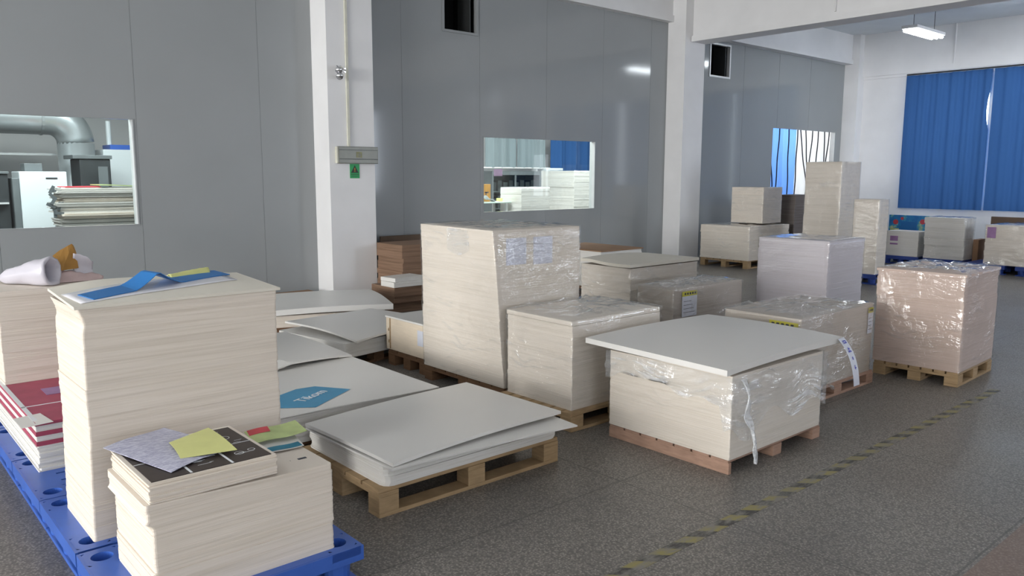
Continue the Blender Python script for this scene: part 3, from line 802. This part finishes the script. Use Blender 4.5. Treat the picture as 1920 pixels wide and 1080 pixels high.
# hexagon outline in the sheet's own frame (measured off the plan of the floor)
hx = [(.26, .39), (.45, .487), (.571, .478), (.707, .278), (.355, .047), (.17, .18)]
b = NB(); nseg = 6
cx, cy = sum(p[0] for p in hx)/6, sum(p[1] for p in hx)/6
cv = b.verts.new((cx, cy, zF(cx/1.14, cy)+.0056))
rv = []
for k in range(6):
    p, q = hx[k], hx[(k+1) % 6]
    for s in range(nseg):
        x, y = p[0]+(q[0]-p[0])*s/nseg, p[1]+(q[1]-p[1])*s/nseg
        rv.append((b.verts.new((cx+(x-cx)*.5, cy+(y-cy)*.5, zF((cx+(x-cx)*.5)/1.14, cy+(y-cy)*.5)+.0056)), b.verts.new((x, y, zF(x/1.14, y)+.0056))))
for k in range(len(rv)):
    a, c = rv[k], rv[(k+1) % len(rv)]
    b.faces.new((cv, a[0], c[0])); b.faces.new((a[0], a[1], c[1], c[0]))
obj('emblem', b, 'tikom', t)
cu = bpy.data.curves.new('lettering', 'FONT'); cu.body = 'Tikom'; cu.size = .098; cu.extrude = .0006; cu.align_x = 'CENTER'; cu.align_y = 'CENTER'
to = bpy.data.objects.new('lettering_src', cu); C.objects.link(to); bpy.context.view_layer.update()
me = bpy.data.meshes.new_from_object(to.evaluated_get(bpy.context.evaluated_depsgraph_get())); bpy.data.objects.remove(to)
me.materials.clear()
o = link('lettering', me, 'white_ink', t); o.location = (.445, .272, zF(.4, .27)+.0085); o.rotation_euler.z = R(28)

wood_pallet('wooden pallet under the low white stack with the drooping sheet', 1.95, 5.0, .8, .95, .13, 0, 'wood_dark')
stack('low white stack just behind the blue-emblem stack', 2.02, 4.99, .70, .95, .13, .30, 'white_paper', 0, 12, .0015, 61)
b = quad_sheet((2.16, 4.90), (2.79, 4.93), (2.76, 5.94), (1.95, 5.92), lambda u, v: .345-.022*u**4*(1-v)-.03*max(0, .25-u)*4*(1-v)+.012*math.sin(PI*v)*u, .012, 20, 16)
tag(obj('drooping_sheets', b, 'sheet', None, False), 'pale curved sheets drooping over the rear edge of the emblem stack', 'sheets')

wood_pallet('wooden pallet under the low stack left of the plywood crate', 3.1, 5.75, .95, .9, .10, 10, 'wood_dark')
stack('low white stack left of the plywood crate, board lifted on top', 3.16, 5.70, 1.0, .92, .10, .225, 'white_paper', 10, 10, .002, 71, r=.03)
b = quad_sheet((3.24, 5.645), (4.25, 5.83), (4.05, 6.76), (3.06, 6.58), lambda u, v: .268+.035*v*(1-u)+.022*u-.02*(1-u)**4*(1-v)**3+.015*math.sin(PI*v)*(1-u), .016, 20, 16)
tag(obj('warped_board', b, 'sheet'), 'warped white board pile overhanging the stack left of the crate', 'sheets')

wood_pallet('wooden pallet under the wide low stack in front of the near pillar', 3.20, 7.22, 1.1, .9, .12, -19, 'wood_dark')
stack('wide low cream stack in front of the near pillar', 3.22, 7.235, 1.12, 1.0, .12, .235, 'card', -19, 10, .002, 81)
b = quad_sheet((3.16, 7.20), (4.33, 6.79), (4.70, 7.86), (3.5, 8.25), lambda u, v: .30+.02*math.sin(PI*v)*u+.012*math.sin(PI*u), .055, 16, 14)
tag(obj('top_slab', b, 'sheet'), 'thick white board pile on the wide stack before the near pillar', 'sheets')
tag(obj('flat_carton', box(3.85, 4.66, 8.7, 9.3, 0, .14, .004), 'brown_carton'), 'flat brown carton lying by the grey wall left of the near pillar', 'carton')

# plywood crate J
wood_pallet('old wooden pallet under the plywood crate', 3.57, 5.13, 1.0, .56, .13, 0, 'wood_dark', boards=4)
t = thing('plywood_crate', 'pale plywood crate with a bluish label, left of the tall wrapped stack', 'crate', (3.56, 5.13, .135))
obj('body', box(0, 1.0, 0, .57, 0, .27, .004), 'ply', t)
obj('lid', box(-.004, 1.0, -.004, .576, .27, .285, .003), 'sheet', t)
b = NB(); bx(b, -.006, 0, .50, .51, .01, .268); obj('corner_seam', b, 'wood', t)
for (y, z) in ((.535, .17), (.53, .07)):
    b = NB(); tube(b, [(-.003, y, z), (.002, y-.004, z)], .013, 10); obj('knot', b, 'wood', t)
obj('label_sheet', bx(NB(), -.003, .001, .02, .10, .10, .225), 'label_white', t)['label'] = 'pale bluish paper label'

# tall wrapped stack K
wood_pallet('wooden pallet under the tall wrapped cream stack', 3.52, 4.11, .74, .97, .12, 0, 'wood_dark')
def profK(u, v, z): return -(.10*(1-v)+.015*v)*(1-u)*z, 0
k_ = stack('tall cream stack wrapped in film with two document sheets, centre', 3.51, 4.10, .74, .97, .12, 1.228, 'card', 0, 60, .001, 91, film=(.004, .020), step=.05, prof=profK, filmkw=dict(prof=profK))
for x, z in ((.015, .865), (.268, .855)):
    o = obj('document_sheet', bx(NB(), x, x+.185, -.0045, -.0025, z, 1.05), 'doc', k_); o['label'] = 'printed document sheet under the film'
def crumple(u, v):
    return (-.068-.014*abs(noise.noise(Vector((u*5, v*5, 4)))), .30+.26*u, .95+.15*v+.02*math.sin(PI*u)*(1-v)*-2)
obj('film_knot', grid(crumple, 14, 12), 'film_thick', k_, True)

# short wrapped stack L
wood_pallet('wooden pallet under the short wrapped stack right of the tall one', 3.44, 3.37, 1.0, .69, .12, 0, 'wood')
l_ = stack('short cream stack wrapped in film, right of the tall wrapped stack', 3.49, 3.42, .87, .62, .12, .662, 'card', 0, 34, .0012, 101, step=.1)
obj('top_board', box(-.006, .868, .004, .622, .544, .574, .003), 'card', l_)
obj('stretch_film', film_bm(.868, .626, .574, seed=9.3, bunch=.03, wr=.005, off=.009), 'film', l_, True)

# front right stack M with overhanging boards
wood_pallet('reddish wooden pallet under the wide-topped stack at right foreground', 3.575, 2.315, .98, .86, .085, 0, 'wood_red', solid=True)
m_ = stack('cream stack under wide overhanging boards, right foreground', 3.565, 2.308, .965, .86, .085, .548, 'card', 0, 30, .0008, 111, step=.03,
           film=(.003, .004), filmkw=dict(top=False, nz=22))
m_.children[1].data.materials.clear(); m_.children[1].data.materials.append(M['film_clear'])
o = obj('gathered_film', film_bm(.985, .88, .450, .012, .014, 10, 3.3, False, .33, lower=lambda u, v: -.03*math.sin(u*9+v*7)-.02*math.sin(v*21)-(.16+.06*math.sin(u*13) if v < .06 else 0)), 'film_thick', m_, True); o.location = (-.01, -.01, 0)
def tail(u, v):
    a = u*7.5; z = .455-.50*u; x = .035+.155*u+.012*math.sin(u*11); y = -.045-.006*math.sin(u*9)
    w_ = (.030-.010*math.sin(u*PI*3))*(v-.5)*2
    return (x+w_*abs(math.cos(a))+.006*math.sin(v*9+u*20), y-abs(w_*math.sin(a))*.5-.006*math.sin(v*12), z)
obj('film_tail', grid(tail, 40, 8), 'film_white', m_, True)
def flap(u, v):
    return (.96+.16*u, -.02+.05*v+.02*math.sin(u*8+v*5), .34-.12*u*u-.18*v*(1-u)+.02*noise.noise(Vector((u*6, v*6, 1)))-.02*u)
obj('film_flap', grid(flap, 14, 8), 'film_thick', m_, True)
t = thing('board_pile', 'wide thin pile of white boards overhanging the right foreground stack', 'boards')
def zM(u, v): return .606+.010*math.sin(PI*u)-.012*(1-u)*(1-v)+.006*v+.02*max(0, .12-abs(u))*-1+.012*math.sin(PI*v)*u
obj('sheet_block', quad_sheet((3.505, 2.302), (4.755, 2.295), (4.765, 3.31), (3.50, 3.315), zM, .032, 26, 18), 'sheet', t)
def strip(u, v):
    s = u*.30; x = 4.665+.075*v+.015*u; z = .605-.02*u-.265*u**1.05+.03*math.sin(PI*u)
    y = 2.292-.10*math.sin(u*1.5)
    return (x+.02*u, y-.004, z)
t2 = thing('paper_strip', 'curling white paper strip with blue handwriting hanging off the wide boards', 'paper')
obj('strip', grid(strip, 16, 4, .0012), 'label_white', t2)
def mark(u0, u1, v0, v1): return grid(lambda u, v: Vector(strip(u0+(u1-u0)*u, v0+(v1-v0)*v))+Vector((-.0005, -.0022, .0012)), 4, 2)
for (u0, u1, v0, v1) in ((.08, .11, .3, .75), (.14, .17, .3, .75), (.08, .17, .66, .78), (.08, .17, .28, .36), (.28, .40, .42, .52), (.30, .33, .35, .65), (.36, .40, .55, .72), (.36, .40, .25, .42), (.50, .56, .45, .6), (.66, .74, .48, .58), (.70, .72, .42, .7)):
    obj('handwriting', mark(u0, u1, v0, v1), 'blue_ink', t2)

# wrapped stack N, and its labels
wood_pallet('reddish wooden pallet under the brown wrapped stack behind the wide boards', 4.99, 2.70, 1.12, .66, .10, 0, 'wood_red')
n_ = stack('low grey-brown stack wrapped in shiny film, behind the wide boards', 5.01, 2.72, 1.07, .61, .10, .625, 'grey_board', 0, 28, .001, 121, film=(.006, .03))
def hang_label(parent, x0, x1, z0, z1, face, hdr, off=.009):
    b1 = NB(); b2 = NB(); b3 = NB(); h = z0+(z1-z0)*(1-hdr)
    def pl(b, a0, a1, zz0, zz1, o):
        if face == '-y': bx(b, a0, a1, -off-o, -off-o+.0012, zz0, zz1)
        else: bx(b, -off-o, -off-o+.0012, a0, a1, zz0, zz1)
    pl(b1, x0, x1, z0, h, 0); pl(b2, x0, x1, h, z1, 0)
    n = 6; w_ = (x1-x0)/n
    for k in range(1, n): pl(b3, x0+w_*(k-.1), x0+w_*(k+.5), h+(z1-h)*.3, h+(z1-h)*.72, .0006)
    for k in range(4): pl(b3, x0+w_*.6, x1-w_*(.8+k*.5), z0+(h-z0)*(.2+.18*k), z0+(h-z0)*(.22+.18*k), .0006)
    o = obj('label_sheet', b1, 'label_white', parent); obj('label_header', b2, 'label_yellow', o); obj('label_print', b3, 'ink', o)
hang_label(n_, .02, .24, .28, .495, '-x', .22)
hang_label(n_, .98, 1.06, .30, .50, '-y', .2)

# stack O behind N
wood_pallet('wooden pallet under the lilac grey wrapped stack', 7.0, 3.57, .72, .74, .13, 0, 'wood_dark')
stack('square lilac grey wrapped stack standing behind the shiny brown stack', 7.0, 3.57, .70, .73, .13, 1.0, 'lilac_paper', 0, 40, .0012, 131, film=(.003, .008)).children[1].data.materials[0] = M['film_clear']
# stack P with the yellow-headed label
wood_pallet('wooden pallet under the brown wrapped stack with the yellow label', 5.5, 4.17, 1.05, .42, .12, 0, 'wood_dark', boards=3)
p_ = stack('brown wrapped board stack with a yellow-headed label, right of centre', 5.5, 4.18, 1.05, .40, .12, .622, 'grey_board', 0, 24, .0012, 141, film=(.006, .03))
hang_label(p_, .115, .33, .25, .475, '-y', .19)
# stack Q, wavy top
wood_pallet('wooden pallet under the cream stack with the wavy top', 5.9, 5.0, 1.1, .68, .14, 0, 'wood_dark')
q_ = stack('cream stack with loose wavy top sheets and film round its base', 5.9, 5.0, 1.08, .66, .14, .70, 'card', 0, 30, .002, 151, film=(.012, .01), filmkw=dict(top=False))
b = quad_sheet((5.875, 4.985), (7.0, 5.0), (6.98, 5.68), (5.90, 5.68), lambda u, v: .742+.028*math.sin(PI*(u*.9+.1))*v-.03*(1-u)**3*math.sin(PI*min(1,v*1.2))*.8+.018*math.sin(PI*v)*(1-u), .03, 22, 14)
tag(obj('wavy_sheets', b, 'sheet_cream'), 'wavy cream sheets topping the stack behind the tall wrapped one', 'sheets')
# stack R with brown board
wood_pallet('wooden pallet under the white stack by the grey wall', 7.66, 7.0, .84, 1.08, .13, 0, 'wood_dark')
stack('white paper stack by the grey wall, covered with a brown board', 7.66, 7.0, .82, 1.06, .13, .605, 'white_paper', 0, 16, .003, 161, step=.3)
tag(obj('brown_board', box(7.65, 8.50, 6.99, 8.08, .607, .622, .003), 'brown_carton'), 'brown board lying on the white stack by the grey wall', 'board')

# right front stack S
wood_pallet('wooden pallet under the pinkish wrapped stack at far right', 6.44, 2.20, .80, .64, .11, 2, 'wood')
s_ = stack('pinkish grey wrapped stack standing alone at the right', 6.45, 2.205, .80, .65, .11, .865, 'pink_board', 2, 40, .001, 171, film=(.006, .035))
obj('top_board', box(-.008, .808, -.008, .658, .735, .757, .003), 'pink_board', s_)
obj('purple_mark', bx(NB(), .26, .30, .10, .13, .758, .7585), 'purple', s_)

# brown cartons behind K by the wall
tag(obj('leaning_board', box(5.70, 6.75, 9.22, 9.25, 0, .775), 'dark_carton'), 'tall dark brown board leaning on the wall right of the near pillar', 'board')
t = stack('brown carton stack in front of the dark board by the wall', 5.52, 8.4, .75, .6, .0, .72, 'brown_board', 0, 9, .008, 181, name='carton_stack', cat='cartons', body='cartons', step=.6)
stack('low brown carton pile with white papers on it, behind the tall wrapped stack', 4.92, 7.75, .75, .5, .0, .31, 'brown_board', 0, 4, .01, 191, name='carton_stack', cat='cartons', body='cartons', step=.6)
t = thing('ream', 'bright white paper ream lying on the low brown cartons', 'paper', (4.90, 7.66, .315), 0)
obj('lower_sheets', box(0, .46, .0, .28, 0, .06, .003), 'white_paper', t); o = obj('upper_sheets', box(0, .44, 0, .27, 0, .045, .003), 'sheet', t, False, (.03, .02, .061), 6)
tag(obj('loose_sheets', box(5.42, 5.66, 7.72, 8.1, .315, .36, .003), 'sheet'), 'grey white sheets beside the bright ream on the low cartons', 'sheets')

# ================================================================== FAR GROUP
wood_pallet('wooden pallet under the cream wrapped stack beside the middle pillar', 12.02, 7.58, 1.28, .98, .14, 0, 'wood')
t1 = stack('low cream wrapped stack on a wooden pallet beside the middle pillar', 12.01, 7.57, 1.29, 1.0, .14, .73, 'card', 0, 24, .0015, 201, film=(.006, .02))
stack('cream cube stack standing on the low wrapped stack by the middle pillar', 12.5, 7.63, .61, .64, .765, 1.395, 'card', 0, 30, .0015, 211, film=(.003, .004))
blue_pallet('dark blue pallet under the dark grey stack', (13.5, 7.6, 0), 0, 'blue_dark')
stack('dark grey stack left of the tallest far stack', 13.55, 7.62, .78, .5, .15, 1.245, 'dark_board', 0, 40, .002, 221)
wood_pallet('wooden pallet under the tallest stack of the far group', 12.45, 6.2, .75, .7, .14, 0, 'wood_dark')
stack('tallest wrapped cream stack of the far group', 12.5, 6.24, .65, .62, .14, 1.825, 'card', 0, 70, .001, 231, film=(.004, .006))
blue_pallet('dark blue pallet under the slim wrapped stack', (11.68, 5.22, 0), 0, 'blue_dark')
stack('slim wrapped cream stack on a dark blue pallet, right of the tallest far stack', 11.74, 5.26, .36, .37, .15, 1.255, 'card', 3, 44, .001, 241, film=(.005, .006))
# row near the curtains
pb = None
for k, (x, y, lab) in enumerate(((14.85, 5.9, 'dark blue pallet under the white stack with the purple note'), (14.82, 5.16, 'dark blue pallet under the square white stack in the far row'),
                                 (14.5, 4.40, 'dark blue pallet under the yellowish wrapped stack at the right edge'), (14.5, 3.6, 'dark blue pallet at the right edge of the view, under the yellowish stack end'))):
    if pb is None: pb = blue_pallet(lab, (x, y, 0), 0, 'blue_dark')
    else: dup(pb, (x, y, 0), 0, lab)
u1 = stack('low white stack with a purple note, left end of the far row', 14.91, 5.94, .42, .57, .15, .60, 'white_paper', 0, 14, .002, 251)
obj('purple_note', bx(NB(), -.003, 0, .36, .50, .20, .36), 'purple', u1)
u2 = stack('square white stack with a purple note, second in the far row', 14.88, 5.16, .43, .66, .15, .875, 'white_paper', 0, 12, .006, 261, step=.5, film=(.006, .02))
obj('purple_note', bx(NB(), -.012, -.009, .44, .56, .50, .66), 'purple', u2)
u3 = stack('yellowish wrapped stack at the right edge of the far row', 14.58, 3.55, .9, 1.2, .15, .80, 'card', 0, 14, .003, 271, film=(.010, .03))
obj('purple_note', bx(NB(), -.014, -.011, 1.04, 1.17, .44, .62), 'purple', u3)
t = thing('poster_board', 'bright blue printed board with red flowers leaning behind the far row', 'board', (15.75, 5.6, 0))
obj('panel', box(0, .03, 0, 1.25, 0, .855), 'poster', t)
for (y, z) in ((1.12, .72), (.62, .74), (.28, .70), (1.0, .79)):
    b = NB(); tube(b, [(-.004, y, z), (.0, y, z)], .05 if z < .78 else .03, 10); obj('flower', b, 'red_dot', t)
b = NB(); bx(b, -.003, 0, .72, 1.02, .50, .735); obj('blue_patch', b, 'blue_paper', t)
b = NB(); bx(b, -.002, 0, 1.05, 1.22, .45, .6); bx(b, -.002, 0, .40, .56, .45, .62); obj('leaf_print', b, 'pale_green', t)
tag(obj('brown_board', box(15.5, 15.54, 3.2, 4.98, 0, .90), 'dark_carton'), 'brown board standing behind the yellowish stack at the right edge', 'board')
tag(obj('carton', box(15.25, 15.6, 5.065, 5.15, 0, .5), 'brown_carton'), 'narrow brown carton between two stacks of the far row', 'carton')

# ================================================================== ROOM BEHIND THE LEFT WINDOW
t = thing('ventilation_duct', 'shiny round ventilation duct with an elbow, behind the left window', 'duct')
b = NB(); pts = [(-1.5, 12.6, 2.37), (2.50, 12.6, 2.37)]+[(2.50+.34*math.sin(a), 12.6, 2.03+.34*math.cos(a)) for a in (PI/2*k/8 for k in range(1, 9))]
tube(b, pts, .235, 24); obj('pipe', b, 'galv', t, True)
b = NB(); tube(b, [(2.84, 12.6, 2.03), (2.84, 12.6, .0)], .235, 24); obj('drop', b, 'galv', t, True)
b = NB()
for x in (.4, 1.4, 2.4): tube(b, [(x, 12.6, 2.37), (x+.03, 12.6, 2.37)], .245, 24)
obj('clamp', b, 'galv', t)
t = thing('machine_cabinet', 'white machine cabinet with a slot handle behind the left window', 'cabinet', (1.93, 11.5, 0))
obj('body', box(0, .53, 0, .5, 0, 1.63, .01), 'cab_white', t); obj('slot_handle', bx(NB(), .29, .42, -.004, 0, 1.535, 1.555), 'cab_dark', t)
obj('side_panel', box(-.08, -.002, .0, .5, .3, 1.55, .01), 'cab_grey', t)
t = thing('printing_machine', 'dark machine at the left edge behind the left window', 'machine', (1.02, 11.55, 0))
obj('body', box(0, .80, 0, .6, 0, 1.60, .01), 'cab_dark', t)
b = NB(); tube(b, [(.45, -.01, 1.0), (.45, -.03, 1.0)], .22, 20); obj('wheel', b, 'black', t)
obj('top_cover', box(-.01, .81, -.02, .62, 1.60, 1.63, .004), 'cab_grey', t); obj('shelf', box(.02, .78, -.06, 0, 1.23, 1.25), 'alu', t)
t = thing('control_cabinet', 'white cabinet at the right of the left window, blue tray above', 'cabinet', (3.16, 12.5, 0))
obj('body', box(0, .55, 0, .5, 0, 1.95, .01), 'cab_white', t); obj('handle', box(.42, .45, -.02, 0, 1.5, 1.6), 'cab_dark', t)
tag(obj('tray', box(3.27, 3.7, 12.55, 12.95, 1.952, 2.02, .004), 'blue_plastic'), 'blue tray on top of the white cabinet behind the left window', 'tray')
t = thing('press_unit', 'dark press unit left of the white cabinet behind the left window', 'machine', (2.60, 11.78, 0))
obj('body', box(.08, .46, 0, .5, 0, 1.80, .01), 'cab_dark', t); obj('hood', box(.0, .48, -.02, .5, 1.80, 1.85, .005), 'cab_grey', t); obj('panel', box(.30, .42, -.01, 0, 1.2, 1.7), 'cab_grey', t)
tag(obj('stand_pipe', (lambda b: (tube(b, [(3.30, 12.7, 2.02), (3.30, 12.7, 2.36)], .035, 10), b)[1])(NB()), 'cab_white'), 'short white pipe over the tray behind the left window', 'pipe')
tag(obj('rail', box(.2, 2.72, 12.95, 12.99, 1.86, 1.89), 'alu'), 'pale horizontal rail beneath the duct behind the left window', 'rail')
for (x, w_, z, h, m1, lb) in ((1.35, .12, 1.63, .35, 'cab_grey', 'grey box on the dark machine behind the left window'), (2.02, .2, 1.632, .10, 'cab_grey', 'low grey box on the white cabinet behind the left window')):
    tag(obj('control_box', box(x, x+w_, 11.65, 11.9, z, z+h, .005), m1), lb, 'box')
# pile of loose bundles
t = thing('trestle', 'low table carrying the pile of loose papers behind the left window', 'table', (2.12, 10.7, 0))
obj('table_top', box(0, 1.0, 0, .55, .84, .87, .004), 'cab_grey', t)
for (x, y) in ((.02, .02), (.94, .02), (.02, .49), (.94, .49)): obj('leg', box(x, x+.04, y, y+.04, 0, .84), 'cab_dark', t)
z = .871; rnd = random.Random(5)
for k in range(9):
    h = rnd.uniform(.05, .075)
    nb = stack_bm(.88, .42, h, 7, .008, .02, 400+k, None, .5)
    mm = 'white_paper' if k % 3 else 'card'
    o = obj('paper_bundle', nb, mm, None, False, (2.19+rnd.uniform(-.03, .03), 10.74+rnd.uniform(-.02, .02), z))
    tag(o, 'loose paper bundle in the untidy pile behind the left window', 'paper', 'bundles in the pile behind the left window'); z += h+.001
tag(obj('red_sheet', bx(NB(), 2.27, 2.66, 10.73, 11.15, z, z+.012), 'red_dot'), 'red printed sheet on top of the untidy paper pile', 'sheet')
tag(obj('green_sheet', quad_sheet((2.64, 10.70), (3.10, 10.72), (3.10, 11.1), (2.64, 11.15), lambda u, v: z+.034-.02*u*u, .012), 'pale_green'), 'pale green sheet at the right of the untidy paper pile', 'sheet')
b = NB()
for k in range(10):
    a = rnd.uniform(0, 6); x, y, zz = 2.18+rnd.uniform(-.08, .03), 10.735-rnd.uniform(0, .03), 1.18+rnd.uniform(-.05, .24)
    bx(b, x-.05, x+.05, y-.004, y+.004, zz-.018, zz+.018, Matrix.Translation((x, y, zz)) @ Matrix.Rotation(a, 4, 'Y') @ Matrix.Translation((-x, -y, -zz)))
tag(obj('waste_strips', b, 'cab_grey'), 'grey waste strips hanging from the left end of the paper pile', 'scraps')

# ================================================================== ROOM BEHIND THE MIDDLE WINDOW
for k, (x0, x1, lab) in enumerate(((10.2, 11.05, 'left grey plastic veil hanging behind the middle window'), (11.08, 11.88, 'right grey plastic veil hanging behind the middle window'))):
    b = grid(lambda u, v: (x0+(x1-x0)*u, 12.5+.03*math.sin(u*20+k)+.012*math.sin(u*47), 1.76+.75*v), 40, 6)
    tag(obj('plastic_veil', b, 'veil', None, True), lab, 'sheet')
tag(obj('veil_rod', (lambda b: (tube(b, [(9.6, 12.5, 1.745), (12.0, 12.5, 1.745)], .015, 8), b)[1])(NB()), 'alu'), 'pale rod under the plastic veils behind the middle window', 'rod')
b = grid(lambda u, v: (12.25+1.6*u, 12.75+.04*math.sin(u*24)+.015*math.sin(u*61), 1.2+1.6*v), 60, 6)
tag(obj('curtain', b, 'curtain', None, True), 'blue curtain behind the middle window', 'curtain')
b = grid(lambda u, v: (11.86+.42*u-.10*v, 12.9+.02*math.sin(u*16), 1.2+1.6*v), 20, 6)  # white drape imitates the bright strip of window light
tag(obj('curtain', b, 'curtain_white', None, True), 'narrow white strip standing in for window light, left of the blue curtain', 'curtain')
t = thing('glass_cabinet', 'grey glass-fronted cabinet behind the middle window', 'cabinet', (10.42, 12.55, 0))
b = NB(); bx(b, 0, 1.36, .1, .5, 0, .05); bx(b, 0, .04, 0, .5, 0, 1.68); bx(b, 1.32, 1.36, 0, .5, 0, 1.68); bx(b, .04, 1.32, 0, .5, 1.60, 1.68); bx(b, .62, .66, 0, .03, .05, 1.6); bx(b, .04, 1.32, .46, .5, .05, 1.6); bx(b, .04, 1.32, .05, .45, .9, .92); bx(b, .04, 1.32, .05, .45, 1.25, 1.27)
obj('body', b, 'cab_grey', t); obj('glass_door', bx(NB(), .05, .61, .0, .006, .06, 1.59), 'glass', t); obj('glass_door', bx(NB(), .67, 1.31, .0, .006, .06, 1.59), 'glass', t)
b = NB()
for k in range(8): bx(b, .08+.155*k, .08+.155*k+.10, .1, .4, .921, .921+.2+.05*(k % 3)); bx(b, .08+.155*k, .08+.155*k+.11, .1, .4, 1.271, 1.271+.18+.04*(k % 2))
obj('contents', b, 'cab_dark', t)
t = thing('white_cabinet', 'white steel cabinet with a small lock behind the middle window', 'cabinet', (11.80, 12.4, 0))
obj('body', box(0, .5, 0, .28, 0, 1.75, .01), 'cab_white', t); obj('lock', bx(NB(), .06, .09, -.006, 0, 1.5, 1.57), 'cab_dark', t)
wood_pallet('wooden pallet under the lower white stack behind the middle window', 10.08, 10.93, .62, .62, .12, 0, 'wood')
stack('lower white wrapped stack behind the middle window', 9.83, 11.0, .72, .60, .12, 1.37, 'white_paper', 0, 30, .002, 301, film=(.006, .01))
wood_pallet('wooden pallet under the taller white stack behind the middle window', 11.28, 11.25, .85, .85, .12, 0, 'wood')
stack('taller white wrapped stack behind the middle window', 11.37, 11.15, .84, .95, .12, 1.685, 'white_paper', 0, 40, .0015, 311, film=(.004, .01))
t = thing('glass_table', 'pale glass-topped table behind the middle window', 'table', (9.0, 11.25, 0))
obj('table_top', box(0, .81, 0, .5, 1.085, 1.11, .005), 'green_glass', t)
for (x, y) in ((.05, .05), (.72, .05), (.05, .42), (.72, .42)): obj('leg', box(x, x+.045, y, y+.045, 0, 1.085), 'alu', t)
t = thing('orange_box', 'orange box standing on the glass table behind the middle window', 'box', (9.30, 11.45, 1.111)); obj('carton', box(0, .17, 0, .09, 0, .32, .004), 'orange', t)
b = NB(); bx(b, .05, .07, -.003, 0, .08, .18); bx(b, .03, .12, -.003, 0, .16, .18); obj('print', b, 'ink', t)
tag(obj('white_cloth', grid(lambda u, v: (9.22+.32*u, 11.3+.12*v, 1.113+.12*(1-u)**1.5*(1-.3*v)+.01*math.sin(u*14)), 16, 6, .004), 'bag', None, True), 'crumpled white cloth on the glass table behind the middle window', 'cloth')
b = NB(); tube(b, [(9.66, 11.42, 1.112), (9.66, 11.42, 1.17)], .06, 14); tag(obj('tape_roll', b, 'yellow_note'), 'pale yellow tape roll on the glass table behind the middle window', 'roll')
tag(obj('paper_note', bx(NB(), 7.86, 8.03, YW+.034, YW+.036, 1.585, 1.69), 'pinknote'), 'pink note stuck on the pane of the middle window', 'note')

# ================================================================== CURTAINS IN THE FAR OPENING
def strip_curtain(x0, x1, mat, lab, n):
    t = thing('strip_curtain', lab, 'curtain', (0, 0, 0))
    b = grid(lambda u, v: (x0+(x1-x0)*u, 9.60+.035*math.sin(u*n)+.012*math.sin(u*n*2.7+v*2), .75+2.1*v), 60, 10)
    obj('drape', b, mat, t, True); return t
c1 = strip_curtain(15.3, 17.02, 'curtain_shiny', 'shiny blue plastic curtain in the far opening of the grey wall', 20)
c2 = strip_curtain(17.0, 18.6, 'curtain_white', 'white curtain with dark cords in the far opening of the grey wall', 14)
for par, xs_ in ((c1, ((15.78, .05, .22), (16.16, -.02, -.08), (16.55, .0, .05), (16.93, -.06, -.02))), (c2, ((17.28, .10, .30), (17.6, -.10, -.2), (17.86, -.03, -.08), (18.15, .06, .14), (18.38, -.14, -.25), (17.05, .12, .5)))):
    for (x, m1, m2) in xs_:
        b = NB(); tube(b, [(x+.012*math.sin(k*.9)+m2*(k/12)**1.2, 9.54, 2.66-1.6*k/12) for k in range(13)], .014, 6); obj('cord', b, 'black_cord', par, True)

# ================================================================== LIGHT
def area(name, loc, rot, sx, sy, power, col=(1,1,1)):
    l = bpy.data.lights.new(name, 'AREA'); l.shape = 'RECTANGLE'; l.size = sx; l.size_y = sy; l.energy = power; l.color = col
    o = bpy.data.objects.new(name, l); C.objects.link(o); o.location = loc; o.rotation_euler = rot; return o
# daylight entering through the windows of the back wall (they face along +x)
area('daylight_back', (XB-.02, 3.2, 2.32), (R(90), 0, R(-90)), 8.3, 3.7, 1900, (1, .985, .95))
# bluish daylight through the far window on the right
area('daylight_fill_right', (14.1, YR+.02, 2.4), (R(90), 0, 0), 1.9, 2.7, 230, (.80, .88, 1))
area('daylight_fill_right', (-1.05, YR+.02, 2.4), (R(90), 0, 0), 3.2, 2.7, 14, (.96, .97, 1))  # added fill for the near stacks' front faces, at an invented opening
# tubes in the hidden rooms
area('room_tubes', (1.8, 10.3, 3.35), (0, 0, 0), 4.0, 1.2, 230, (.92, .98, 1))
area('room_tubes', (8.0, 11.2, 3.35), (0, 0, 0), 2.6, 2.4, 200, (.94, .99, 1))
area('room_tubes', (11.6, 10.4, 3.35), (0, 0, 0), 4.0, 1.2, 200, (.94, .99, 1))
area('room_tubes', (17.0, 11.0, 3.35), (0, 0, 0), 2.6, 1.6, 260, (.96, .98, 1))
w = bpy.data.worlds.new('world'); sc.world = w; w.use_nodes = True
bg = w.node_tree.nodes['Background']; bg.inputs[0].default_value = (.82, .9, 1, 1); bg.inputs[1].default_value = 5.0

vs = sc.view_settings
vs.view_transform = 'Standard'; vs.look = 'None'; vs.gamma = 1; vs.use_curve_mapping = False; vs.exposure = .08
